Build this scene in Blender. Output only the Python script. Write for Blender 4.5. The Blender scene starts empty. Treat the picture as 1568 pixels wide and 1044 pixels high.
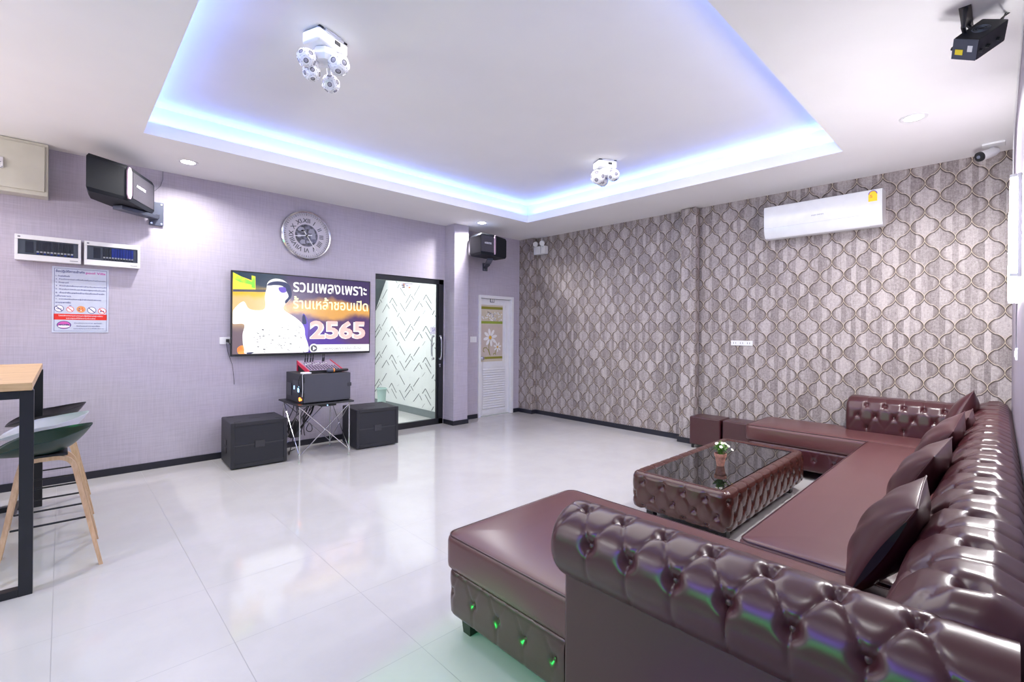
import bpy, bmesh, math, random
import numpy as np
from mathutils import Matrix, Vector
random.seed(7); np.random.seed(7)
SC = bpy.context.scene
COL = SC.collection
PI = math.pi
# ---------------------------------------------------------------- camera
CAM_H = 1.415; FPX = 723.3; YAW = .8096; ROLL = .0074
def build_camera():
    cd = bpy.data.cameras.new('camera'); co = bpy.data.objects.new('camera', cd); COL.objects.link(co)
    f = Vector((math.cos(YAW), math.sin(YAW), 0)); r = Vector((math.sin(YAW), -math.cos(YAW), 0)); u = Vector((0, 0, 1))
    c, s = math.cos(ROLL), math.sin(ROLL)
    cx = c * r + s * u * -1 * -1; cy = -s * r + c * u; cz = -f
    m = Matrix(((cx.x, cy.x, cz.x, 0), (cx.y, cy.y, cz.y, 0), (cx.z, cy.z, cz.z, CAM_H), (0, 0, 0, 1)))
    co.matrix_world = m
    cd.sensor_width = 36; cd.lens = 36 * FPX / 1568; cd.shift_y = -15 / 1568
    cd.clip_start = .02; cd.clip_end = 60
    SC.camera = co
build_camera()
# ---------------------------------------------------------------- world, exposure
SC.view_settings.view_transform = 'Standard'; SC.view_settings.look = 'None'
SC.view_settings.gamma = 1; SC.view_settings.use_curve_mapping = False
SC.view_settings.exposure = 0.5
W = bpy.data.worlds.new('world'); SC.world = W; W.use_nodes = True
W.node_tree.nodes['Background'].inputs[0].default_value = (.6, .62, .7, 1)
W.node_tree.nodes['Background'].inputs[1].default_value = .3
SC.cycles.max_bounces = 10; SC.cycles.diffuse_bounces = 6; SC.cycles.glossy_bounces = 5
SC.cycles.sample_clamp_indirect = 6
SC.cycles.caustics_reflective = False; SC.cycles.caustics_refractive = False
# room numbers
YA = 5.945; XB = 5.932; HC = 3.016; T1 = 4.889; T2 = 4.96; T3 = 1.007; T4 = .475
XL = -2.7; ZU = 3.29
def YC(x): return -.025 - (XB - x) * .0105      # front wall (its line is not quite square to the room)
# ---------------------------------------------------------------- lights
def area(name, loc, size, power, col=(1, 1, 1), rot=(0, 0, 0), sy=None, shape=None, spread=180):
    l = bpy.data.lights.new(name, 'AREA'); l.energy = power; l.color = col; l.size = size
    if sy: l.shape = 'RECTANGLE'; l.size_y = sy
    if shape: l.shape = shape
    l.spread = math.radians(spread)
    o = bpy.data.objects.new(name, l); COL.objects.link(o); o.location = loc; o.rotation_euler = rot
    return o
DOWNLIGHTS = [(.868, 5.437), (4.491, 5.376), (4.551, .488), (.868, .60), (-1.5, 5.4), (-1.5, .6), (-1.5, 3.0)]
DL_POWER = [14, 26, 34, 3, 18, 3, 15]
for (x, y), p in zip(DOWNLIGHTS, DL_POWER):
    area('downlight_lamp', (x, y, HC - .012), .11, p, (1, .98, .965), shape='DISK', spread=150)
# added soft fill over the seating and the open floor, no fixtures there
area('fill_light', (2.7, 2.9, ZU - .02), 3.4, 62, (1, .965, .965), sy=2.9)
area('fill_light', (-1.2, 2.6, HC - .03), 1.4, 12, (1, .98, 1), sy=4.0)
# unseen fill light added by the left wall to brighten ceiling and far walls
area('ceiling_fill_light', (-2.55, 4.3, 2.2), .25, 34, (1, .97, .96), (0, -PI / 2 - .6, 0), sy=2.4, spread=150)
# blue LED strips lying in the cove behind the lip
LEDC = (.13, .28, 1.0)
cz_ = HC + .125
LEDP = 10
area('cove_led_lamp', ((T2 + T4) / 2, T1 + .045, cz_), T2 - T4, LEDP, LEDC, (PI, 0, 0), sy=.03)
area('cove_led_lamp', ((T2 + T4) / 2, T3 - .045, cz_), T2 - T4, LEDP, LEDC, (PI, 0, 0), sy=.03)
area('cove_led_lamp', (T2 + .045, (T1 + T3) / 2, cz_), .03, LEDP, LEDC, (PI, 0, 0), sy=T1 - T3)
area('cove_led_lamp', (T4 - .045, (T1 + T3) / 2, cz_), .03, LEDP, LEDC, (PI, 0, 0), sy=T1 - T3)
# green and blue party lamps on the left wall, behind the camera
area('party_lamp', (-2.55, 1.3, 1.25), .10, 9, (.02, 1, .16), (0, -PI / 2 + .2, 0), sy=2.2, spread=130)
area('party_lamp', (-2.55, 1.5, 2.35), .22, 20, (.22, .13, 1), (0, -PI / 2 + .5, 0), sy=2.4, spread=140)
area('party_lamp', (-2.5, 4.2, 1.0), .3, 2.5, (.05, 1, .3), (0, -PI / 2 + .3, math.radians(-5)), sy=.2, spread=110)
TUBE_E = 235
sl = bpy.data.lights.new('party_spot', 'SPOT'); sl.energy = 600; sl.color = (.02, 1, .12); sl.spot_size = math.radians(14); sl.spot_blend = .4; sl.shadow_soft_size = .05
so = bpy.data.objects.new('party_spot', sl); COL.objects.link(so); so.location = (-2.5, 1.0, .55)
so.rotation_euler = (Vector((.97, 1.42, 0)) - Vector((-2.5, 1.0, .55))).to_track_quat('-Z', 'Y').to_euler()
area('back_room_lamp', (3.0, 7.2, 2.84), 1.0, 85, (.97, 1, .985), sy=2.2)

# ---------------------------------------------------------------- material helpers
def new_mat(name):
    m = bpy.data.materials.new(name); m.use_nodes = True
    nt = m.node_tree; b = nt.nodes['Principled BSDF']
    return m, nt, b
def objco(nt):
    return nt.nodes.new('ShaderNodeTexCoord').outputs['Object']
def geoco(nt):
    return nt.nodes.new('ShaderNodeNewGeometry').outputs['Position']
def lnk(nt, a, b): nt.links.new(a, b)
def mix_rgb(nt, fac, a, b, mode='MIX'):
    n = nt.nodes.new('ShaderNodeMix'); n.data_type = 'RGBA'; n.blend_type = mode
    for i, v in ((0, fac), (6, a), (7, b)):
        s = n.inputs[i]
        if hasattr(v, 'is_output'): nt.links.new(v, s)
        elif i == 0: s.default_value = v
        else: s.default_value = (*v, 1)
    return n.outputs[2]
def noise(nt, co, scale, detail=3, rough=.5, sc3=None):
    n = nt.nodes.new('ShaderNodeTexNoise'); n.inputs['Scale'].default_value = scale
    n.inputs['Detail'].default_value = detail; n.inputs['Roughness'].default_value = rough
    if sc3:
        mp = nt.nodes.new('ShaderNodeMapping'); mp.inputs['Scale'].default_value = sc3
        nt.links.new(co, mp.inputs[0]); co = mp.outputs[0]
    nt.links.new(co, n.inputs['Vector'])
    return n.outputs[0]
def ramp(nt, x, a, b, lo=0., hi=1.):
    n = nt.nodes.new('ShaderNodeMapRange'); n.interpolation_type = 'SMOOTHSTEP'
    n.inputs[1].default_value = a; n.inputs[2].default_value = b; n.inputs[3].default_value = lo; n.inputs[4].default_value = hi
    nt.links.new(x, n.inputs[0]); return n.outputs[0]
class E:                                   # tiny expression wrapper round the Math node
    def __init__(s, nt, o): s.nt = nt; s.o = o
    def op(s, name, *a):
        n = s.nt.nodes.new('ShaderNodeMath'); n.operation = name
        for i, v in enumerate((s,) + a):
            if isinstance(v, E): s.nt.links.new(v.o, n.inputs[i])
            else: n.inputs[i].default_value = v
        return E(s.nt, n.outputs[0])
    def __add__(s, b): return s.op('ADD', b)
    def __sub__(s, b): return s.op('SUBTRACT', b)
    def __mul__(s, b): return s.op('MULTIPLY', b)
    def __truediv__(s, b): return s.op('DIVIDE', b)
def sep(nt, co):
    n = nt.nodes.new('ShaderNodeSeparateXYZ'); nt.links.new(co, n.inputs[0])
    return [E(nt, n.outputs[i]) for i in range(3)]
def bump(nt, b, h, strength=.3, dist=.002):
    n = nt.nodes.new('ShaderNodeBump'); n.inputs['Strength'].default_value = strength; n.inputs['Distance'].default_value = dist
    nt.links.new(h, n.inputs['Height']); nt.links.new(n.outputs[0], b.inputs['Normal'])
def mat(name, col, rough=.5, metal=0, var=.02, vs=12, bmp=None, coat=0, ior=1.5, alpha=None, trans=0, emit=None, es=1, rvar=0):
    m, nt, b = new_mat(name)
    co = objco(nt); nz = noise(nt, co, vs)
    a = tuple(max(0, c * (1 - var)) for c in col); c2 = tuple(min(1, c * (1 + var)) for c in col)
    lnk(nt, mix_rgb(nt, ramp(nt, nz, .3, .7), a, c2), b.inputs['Base Color'])
    b.inputs['Roughness'].default_value = rough; b.inputs['Metallic'].default_value = metal
    b.inputs['IOR'].default_value = ior
    if coat: b.inputs['Coat Weight'].default_value = coat; b.inputs['Coat Roughness'].default_value = .08
    if trans: b.inputs['Transmission Weight'].default_value = trans
    if rvar: lnk(nt, ramp(nt, noise(nt, co, 5), .3, .7, rough - rvar, rough + rvar), b.inputs['Roughness'])
    if bmp: bump(nt, b, noise(nt, co, bmp[0], 4, .6), bmp[1], bmp[2] if len(bmp) > 2 else .002)
    if emit: b.inputs['Emission Color'].default_value = (*emit, 1); b.inputs['Emission Strength'].default_value = es
    return m
def emis(name, col, s=1.0, vs=0, col2=None):
    m, nt, b = new_mat(name)
    b.inputs['Base Color'].default_value = (0.01, .01, .01, 1); b.inputs['Roughness'].default_value = .35
    b.inputs['Emission Strength'].default_value = s; b.inputs['Emission Color'].default_value = (*col, 1)
    if col2:
        lnk(nt, mix_rgb(nt, ramp(nt, noise(nt, objco(nt), vs), .4, .6), col, col2), b.inputs['Emission Color'])
    return m
M = {}
# plain paints
M['white'] = mat('white_plastic', (.78, .78, .80), .35)
M['whitegloss'] = mat('white_gloss_plastic', (.80, .81, .84), .18, coat=.3)
M['cream'] = mat('cream_enamel', (.56, .54, .46), .4)
M['black'] = mat('black_plastic', (.010, .011, .014), .45)
M['blackmetal'] = mat('black_powder_coat', (.012, .013, .018), .38)
M['darkgrey'] = mat('dark_grey_plastic', (.04, .04, .05), .45)
M['midgrey'] = mat('grey_label', (.17, .17, .2), .4)
M['rack'] = mat('grey_rack_cover', (.062, .064, .085), .5, bmp=(250, .2))
M['subbody'] = mat('black_speaker_paint', (.020, .021, .028), .5, bmp=(320, .5, .001))
M['chrome'] = mat('chrome', (.75, .75, .78), .18, 1)
M['steel'] = mat('brushed_steel', (.55, .55, .6), .32, 1)
M['greymetal'] = mat('grey_steel_bracket', (.10, .11, .15), .38, .6)
M['pink'] = mat('pink_trim', (.74, .52, .66), .35)
M['red'] = mat('red_plastic', (.62, .02, .07), .35)
M['orange'] = mat('orange_rubber', (.8, .27, .04), .5)
M['yellow'] = mat('yellow_label', (.85, .68, .03), .5)
M['ltblue'] = emis('small_blue_led', (.3, .6, 1), 3)
M['orled'] = emis('orange_led', (1, .2, .03), 4)
M['leg'] = mat('dark_wood_leg', (.012, .010, .010), .4)
M['seatgreen'] = mat('dark_green_plastic', (.013, .040, .036), .33)
M['seatwhite'] = mat('pale_white_plastic', (.62, .64, .76), .33)
M['seatblack'] = mat('black_seat_plastic', (.018, .016, .024), .35)
def thin_glass():
    m = bpy.data.materials.new('clear_glass'); m.use_nodes = True; nt = m.node_tree; nt.nodes.clear()
    out = nt.nodes.new('ShaderNodeOutputMaterial'); tr = nt.nodes.new('ShaderNodeBsdfTransparent'); gl = nt.nodes.new('ShaderNodeBsdfGlossy'); mx = nt.nodes.new('ShaderNodeMixShader'); fr = nt.nodes.new('ShaderNodeFresnel')
    tr.inputs[0].default_value = (.965, .985, .975, 1); gl.inputs['Roughness'].default_value = .01; fr.inputs['IOR'].default_value = 1.35
    lnk(nt, fr.outputs[0], mx.inputs[0]); lnk(nt, tr.outputs[0], mx.inputs[1]); lnk(nt, gl.outputs[0], mx.inputs[2]); lnk(nt, mx.outputs[0], out.inputs[0])
    return m
M['glass'] = thin_glass()
M['skirt'] = mat('black_skirting', (.016, .017, .028), .3)
M['doorwhite'] = mat('white_upvc', (.76, .76, .80), .28)

def leather(name, col, rough=.3):
    m, nt, b = new_mat(name); co = objco(nt)
    n1 = noise(nt, co, 6, 3); n2 = noise(nt, co, 3, 1, .4)
    c = mix_rgb(nt, ramp(nt, n1, .3, .7), tuple(x * .98 for x in col), tuple(min(1, x * 1.02) for x in col))
    lnk(nt, c, b.inputs['Base Color'])
    lnk(nt, ramp(nt, n2, .25, .75, rough, rough + .02), b.inputs['Roughness'])
    b.inputs['IOR'].default_value = 1.5
    b.inputs['Coat Weight'].default_value = .2; b.inputs['Coat Roughness'].default_value = .27
    return m
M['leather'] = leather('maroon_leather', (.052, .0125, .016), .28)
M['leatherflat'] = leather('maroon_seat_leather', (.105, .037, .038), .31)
M['leathertan'] = leather('russet_leather', (.062, .019, .015), .22)
M['piping'] = mat('dark_piping', (.05, .015, .02), .35)

def wall_fabric():
    m, nt, b = new_mat('lavender_wallcovering'); p = geoco(nt)
    a = noise(nt, p, 1, 2, .5, (5, 5, 160)); c = noise(nt, p, 1, 2, .5, (160, 160, 5))
    w = (E(nt, a) + E(nt, c)) * .5
    colr = mix_rgb(nt, ramp(nt, w.o, .36, .64), (.42, .385, .465), (.485, .445, .535))
    lnk(nt, colr, b.inputs['Base Color']); b.inputs['Roughness'].default_value = .75
    bump(nt, b, w.o, .15, .001)
    return m
M['lav'] = wall_fabric()
def wall_front_mat():
    m, nt, b = new_mat('grey_lavender_ribbed_wallcovering'); p = geoco(nt)
    a = noise(nt, p, 1, 3, .5, (90, 90, 1.2))
    lnk(nt, mix_rgb(nt, ramp(nt, a, .35, .65), (.27, .235, .30), (.40, .355, .43)), b.inputs['Base Color'])
    b.inputs['Roughness'].default_value = .5; bump(nt, b, a, .3, .002)
    return m
M['wallfront'] = wall_front_mat()
def ogee():
    m, nt, b = new_mat('ogee_wallpaper'); p = geoco(nt)
    X, Y, Z = sep(nt, p)
    geo = nt.nodes.new('ShaderNodeNewGeometry'); nx, ny, nz_ = sep(nt, geo.outputs['Normal'])
    isx = nx.op('ABSOLUTE').op('GREATER_THAN', .5)
    U = Y * isx + (X + .30) * (isx * -1 + 1)
    P, Q = .2135, .2725
    def gfun(dz):
        t = (Z - (2.5825 - Q * .25 - dz)) * (2 * PI / Q)            # g = 1 where neighbours touch
        s_ = t.op('SINE')
        return s_ * .50 + s_.op('SIGN') * (s_.op('ABSOLUTE').op('POWER', .5)) * .50
    def patt(dz):
        g = gfun(dz); sl = (gfun(dz + .003) - gfun(dz - .003)) * (P / 4 / .006)
        u = U - .0155
        def dist(off, sign): return (((u - off - g * (P / 4 * sign)) / P + .5).op('FRACT') - .5).op('ABSOLUTE') * P
        return dist(P * .25, 1).op('MINIMUM', dist(P * .75, -1)) / (sl * sl + 1).op('SQRT')
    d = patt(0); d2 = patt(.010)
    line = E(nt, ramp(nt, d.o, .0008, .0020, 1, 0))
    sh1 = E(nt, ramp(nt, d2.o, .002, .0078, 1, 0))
    # which lantern a point lies in
    g0 = gfun(0); uu = U - .0155
    qi = (uu - P * .25 - g0 * (P / 4)) / P; qj = (uu - P * .75 + g0 * (P / 4)) / P
    i_ = qi.op('FLOOR'); j_ = qj.op('FLOOR'); isA = i_ - j_                     # 1 or 0
    T_ = (Z - (2.5825 - Q * .25)) * (1 / Q)
    row = (T_ - .25 + (isA * -1 + 1) * .5).op('FLOOR')
    wn = nt.nodes.new('ShaderNodeTexWhiteNoise'); wn.noise_dimensions = '3D'
    cmb = nt.nodes.new('ShaderNodeCombineXYZ'); lnk(nt, (uu / .0427).op('FLOOR').o, cmb.inputs[0]); lnk(nt, (i_ + j_ * .5).o, cmb.inputs[1]); lnk(nt, row.o, cmb.inputs[2]); lnk(nt, cmb.outputs[0], wn.inputs['Vector'])
    band = E(nt, wn.outputs['Value'])
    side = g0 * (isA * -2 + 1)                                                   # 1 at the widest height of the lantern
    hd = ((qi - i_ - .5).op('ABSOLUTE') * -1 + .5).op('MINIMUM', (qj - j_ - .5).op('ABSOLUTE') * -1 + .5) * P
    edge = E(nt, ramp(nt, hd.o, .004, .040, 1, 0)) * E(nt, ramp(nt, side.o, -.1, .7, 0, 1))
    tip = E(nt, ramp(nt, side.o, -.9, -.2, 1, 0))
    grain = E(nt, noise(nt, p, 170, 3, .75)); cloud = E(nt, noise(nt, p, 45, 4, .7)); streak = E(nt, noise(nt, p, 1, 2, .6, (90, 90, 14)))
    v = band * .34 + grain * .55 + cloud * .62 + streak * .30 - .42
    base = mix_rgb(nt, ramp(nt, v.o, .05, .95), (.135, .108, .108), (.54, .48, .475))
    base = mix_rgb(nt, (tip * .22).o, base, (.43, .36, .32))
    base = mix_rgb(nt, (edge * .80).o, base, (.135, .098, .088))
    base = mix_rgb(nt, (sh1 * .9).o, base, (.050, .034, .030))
    colr = mix_rgb(nt, line.o, base, (.66, .55, .41))
    lnk(nt, colr, b.inputs['Base Color']); b.inputs['Roughness'].default_value = .55
    bump(nt, b, (line * 1.0 + sh1 * -.6).o, .5, .002)
    return m
M['ogee'] = ogee()
def ceiling_mat():
    m, nt, b = new_mat('white_ceiling_paint'); p = geoco(nt)
    lnk(nt, mix_rgb(nt, ramp(nt, noise(nt, p, 2, 3), .3, .7), (.82, .81, .815), (.84, .83, .835)), b.inputs['Base Color'])
    b.inputs['Roughness'].default_value = .8
    return m
M['ceil'] = ceiling_mat()
def floor_mat():
    m, nt, b = new_mat('glossy_porcelain_tile'); p = geoco(nt); X, Y, Z = sep(nt, p)
    def jd(e, off):
        f = ((e - off) / .6 + .5).op('FRACT') - .5
        return f.op('ABSOLUTE') * .6
    d = jd(X, .573).op('MINIMUM', jd(Y, 1.80))
    line = E(nt, ramp(nt, d.o, .0008, .0022, 1, 0))
    n1 = noise(nt, p, 3, 5, .6); n2 = noise(nt, p, 30, 4, .6)
    base = mix_rgb(nt, ramp(nt, n1, .35, .65), (.505, .49, .488), (.53, .515, .512))
    base = mix_rgb(nt, ramp(nt, n2, .55, .75, 0, .15), base, (.48, .46, .465))
    lnk(nt, mix_rgb(nt, (line * .75).o, base, (.26, .25, .26)), b.inputs['Base Color'])
    lnk(nt, ramp(nt, line.o, 0, 1, .09, .5), b.inputs['Roughness'])
    b.inputs['IOR'].default_value = 1.58
    bump(nt, b, (line * -1).o, .3, .001)
    return m
M['floor'] = floor_mat()
def wood():
    m, nt, b = new_mat('pale_solid_wood'); co = objco(nt)
    n = noise(nt, co, 1, 4, .6, (3, 45, 45)); k = noise(nt, co, 9, 2)
    c = mix_rgb(nt, ramp(nt, n, .3, .7), (.44, .27, .13), (.62, .42, .23))
    c = mix_rgb(nt, ramp(nt, k, .68, .74), c, (.12, .06, .03))
    lnk(nt, c, b.inputs['Base Color']); b.inputs['Roughness'].default_value = .45
    return m
M['wood'] = wood()
def birch():
    m, nt, b = new_mat('bent_birch_plywood'); co = objco(nt)
    n = noise(nt, co, 1, 4, .6, (60, 60, 5))
    lnk(nt, mix_rgb(nt, ramp(nt, n, .3, .7), (.56, .35, .20), (.68, .46, .29)), b.inputs['Base Color']); b.inputs['Roughness'].default_value = .42
    return m
M['birch'] = birch()
def darkglass():
    m, nt, b = new_mat('black_table_glass'); co = objco(nt)
    lnk(nt, mix_rgb(nt, noise(nt, co, 2), (.004, .004, .005), (.008, .007, .008)), b.inputs['Base Color'])
    b.inputs['Roughness'].default_value = .015; b.inputs['IOR'].default_value = 2.3
    return m
M['darkglass'] = darkglass()
# ---------------------------------------------------------------- mesh helpers
class MB:
    def __init__(s): s.v = []; s.f = []; s.m = []; s.bev = False
    def add(s, vs, fs, m=0, T=None):
        o = len(s.v)
        for p in vs:
            p = Vector(p)
            if T is not None: p = T @ p
            s.v.append(tuple(p))
        s.f += [tuple(i + o for i in f) for f in fs]; s.m += [m] * len(fs)
        return s
    def box(s, c, d, r=0, m=0, T=None, seg=2):
        bm = bmesh.new(); bmesh.ops.create_cube(bm, size=1)
        for v in bm.verts: v.co = Vector((v.co.x * d[0], v.co.y * d[1], v.co.z * d[2]))
        if r > 0:
            r = min(r, min(d) * .49); s.bev = True
            bmesh.ops.bevel(bm, geom=bm.edges[:], offset=r, segments=seg, profile=.5, affect='EDGES')
        bm.normal_update(); bm.verts.ensure_lookup_table()
        TT = Matrix.Translation(Vector(c))
        if T is not None: TT = T @ TT
        s.add([v.co for v in bm.verts], [[v.index for v in f.verts] for f in bm.faces], m, TT); bm.free(); return s
    def b2(s, lo, hi, r=0, m=0, T=None, seg=2):
        return s.box([(a + b) / 2 for a, b in zip(lo, hi)], [abs(b - a) for a, b in zip(lo, hi)], r, m, T, seg)
    def cyl(s, p0, p1, r0, r1=None, n=16, m=0, T=None):
        p0 = Vector(p0); p1 = Vector(p1); r1 = r0 if r1 is None else r1
        ax = (p1 - p0).normalized(); q = ax.to_track_quat('Z', 'Y')
        vs = []
        for p, r in ((p0, r0), (p1, r1)):
            for i in range(n):
                a = 2 * PI * i / n; vs.append(p + q @ Vector((r * math.cos(a), r * math.sin(a), 0)))
        fs = [(i, (i + 1) % n, n + (i + 1) % n, n + i) for i in range(n)]
        fs.append(tuple(range(n))[::-1]); fs.append(tuple(range(n, 2 * n)))
        return s.add(vs, fs, m, T)
    def tube(s, path, r, n=8, m=0, T=None, closed=False):
        pts = [Vector(p) for p in path]; vs = []; N = len(pts); up = None
        for i, p in enumerate(pts):
            a = pts[(i - 1) % N] if (closed or i > 0) else pts[i]; b = pts[(i + 1) % N] if (closed or i < N - 1) else pts[i]
            t = (b - a).normalized()
            if up is None: up = t.orthogonal().normalized()
            up = (up - t * up.dot(t)).normalized(); w = t.cross(up)
            rr = r[i] if hasattr(r, '__len__') else r
            for k in range(n):
                an = 2 * PI * k / n; vs.append(p + up * rr * math.cos(an) + w * rr * math.sin(an))
        fs = []
        for i in range(N if closed else N - 1):
            j = (i + 1) % N
            for k in range(n): fs.append((i * n + k, i * n + (k + 1) % n, j * n + (k + 1) % n, j * n + k))
        if not closed: fs.append(tuple(range(n))[::-1]); fs.append(tuple(range((N - 1) * n, N * n)))
        return s.add(vs, fs, m, T)
    def lathe(s, prof, n=24, m=0, T=None, open=False):
        vs = []; fs = []
        for r, z in prof:
            for i in range(n):
                a = 2 * PI * i / n; vs.append((r * math.cos(a), r * math.sin(a), z))
        for j in range(len(prof) - 1):
            for i in range(n): fs.append((j * n + i, j * n + (i + 1) % n, (j + 1) * n + (i + 1) % n, (j + 1) * n + i))
        if prof[0][0] > 1e-6 and not open and prof[0][1] != prof[-1][1]: fs.append(tuple(range(n))[::-1])
        if prof[-1][0] > 1e-6 and not open and (prof[0][1] != prof[-1][1]) and len(prof) > 2: fs.append(tuple(range((len(prof) - 1) * n, len(prof) * n)))
        return s.add(vs, fs, m, T)
    def prism(s, poly, z0, z1, m=0, T=None):
        n = len(poly); vs = [(x, y, z0) for x, y in poly] + [(x, y, z1) for x, y in poly]
        fs = [(i, (i + 1) % n, n + (i + 1) % n, n + i) for i in range(n)] + [tuple(range(n))[::-1], tuple(range(n, 2 * n))]
        return s.add(vs, fs, m, T)
    def quad(s, a, b, c, d, m=0): return s.add([a, b, c, d], [(0, 1, 2, 3)], m)
    def text(s, body, size, T, m=0, fit=None, off=0.0, align='LEFT', ext=0.0006, shear=0):
        cu = bpy.data.curves.new('t', 'FONT'); cu.body = body; cu.size = size; cu.offset = off; cu.extrude = ext
        cu.align_x = align; cu.shear = shear; cu.resolution_u = 3
        ob = bpy.data.objects.new('t', cu); COL.objects.link(ob)
        dg = bpy.context.evaluated_depsgraph_get(); me = ob.evaluated_get(dg).to_mesh()
        vs = [v.co.copy() for v in me.vertices]; fs = [tuple(p.vertices) for p in me.polygons]
        if fit and vs:
            x0 = min(v.x for v in vs); x1 = max(v.x for v in vs); y0 = min(v.y for v in vs); y1 = max(v.y for v in vs)
            k = fit[0] / max(1e-6, x1 - x0); ky = (fit[1] / max(1e-6, y1 - y0)) if fit[1] else k
            for v in vs: v.x = (v.x - x0) * k; v.y = (v.y - y0) * ky
        s.add(vs, fs, m, T)
        ob.evaluated_get(dg).to_mesh_clear(); bpy.data.objects.remove(ob); bpy.data.curves.remove(cu)
        return s
    def build(s, name, mats, parent=None, angle=35, loc=None, flip=False):
        if not isinstance(mats, (list, tuple)): mats = [mats]
        me = bpy.data.meshes.new(name)
        vs = [Vector(p) for p in s.v]
        if parent is not None:
            R = root_of(parent); I = R.matrix_basis.inverted(); vs = [I @ p for p in vs]
        elif loc is None:
            xs = [p.x for p in vs]; ys = [p.y for p in vs]; zs = [p.z for p in vs]
            loc = Vector(((min(xs) + max(xs)) / 2, (min(ys) + max(ys)) / 2, min(zs)))
        if parent is None: loc = Vector(loc); vs = [p - loc for p in vs]
        me.from_pydata([tuple(p) for p in vs], [], s.f)
        for mm in mats: me.materials.append(M[mm] if isinstance(mm, str) else mm)
        me.polygons.foreach_set('material_index', s.m)
        me.polygons.foreach_set('use_smooth', [True] * len(s.f))
        me.update(); me.validate(); me.set_sharp_from_angle(angle=math.radians(angle))
        o = bpy.data.objects.new(name, me); COL.objects.link(o)
        if s.bev:
            w = o.modifiers.new('weighted', 'WEIGHTED_NORMAL'); w.keep_sharp = True; w.weight = 100
        if parent is not None: o.parent = parent
        else: o.location = loc
        return o
def root_of(o):
    while o.parent is not None: o = o.parent
    return o
def thing(name, label, cat, loc=(0, 0, 0), rz=0, group=None):
    o = bpy.data.objects.new(name, None); COL.objects.link(o); o.empty_display_size = .1
    o.location = loc; o.rotation_euler = (0, 0, rz); o['label'] = label; o['category'] = cat
    if group: o['group'] = group
    return o
def tag(o, label, cat, group=None):
    o['label'] = label; o['category'] = cat
    if group: o['group'] = group
    return o
def struct(o): o['kind'] = 'structure'; return o
def dup(root, loc, rz=0, label=None):
    r = root.copy(); COL.objects.link(r); r.location = loc; r.rotation_euler = (0, 0, rz)
    if label: r['label'] = label
    for ch in list(root.children):
        c = ch.copy(); COL.objects.link(c); c.parent = r
        for g in list(ch.children):
            d = g.copy(); COL.objects.link(d); d.parent = c
    return r
def Tm(x, y, z, rx=0, ry=0, rz=0):
    return Matrix.Translation((x, y, z)) @ Matrix.Rotation(rz, 4, 'Z') @ Matrix.Rotation(ry, 4, 'Y') @ Matrix.Rotation(rx, 4, 'X')
# text standing on the back wall (faces -Y, reads along +X) and on the right wall (faces -X, reads along -Y)
def TB(x, y, z): return Matrix.Translation((x, y, z)) @ Matrix.Rotation(PI / 2, 4, 'X')
def TR(x, y, z): return Matrix.Translation((x, y, z)) @ Matrix.Rotation(-PI / 2, 4, 'Z') @ Matrix.Rotation(PI / 2, 4, 'X')
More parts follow.
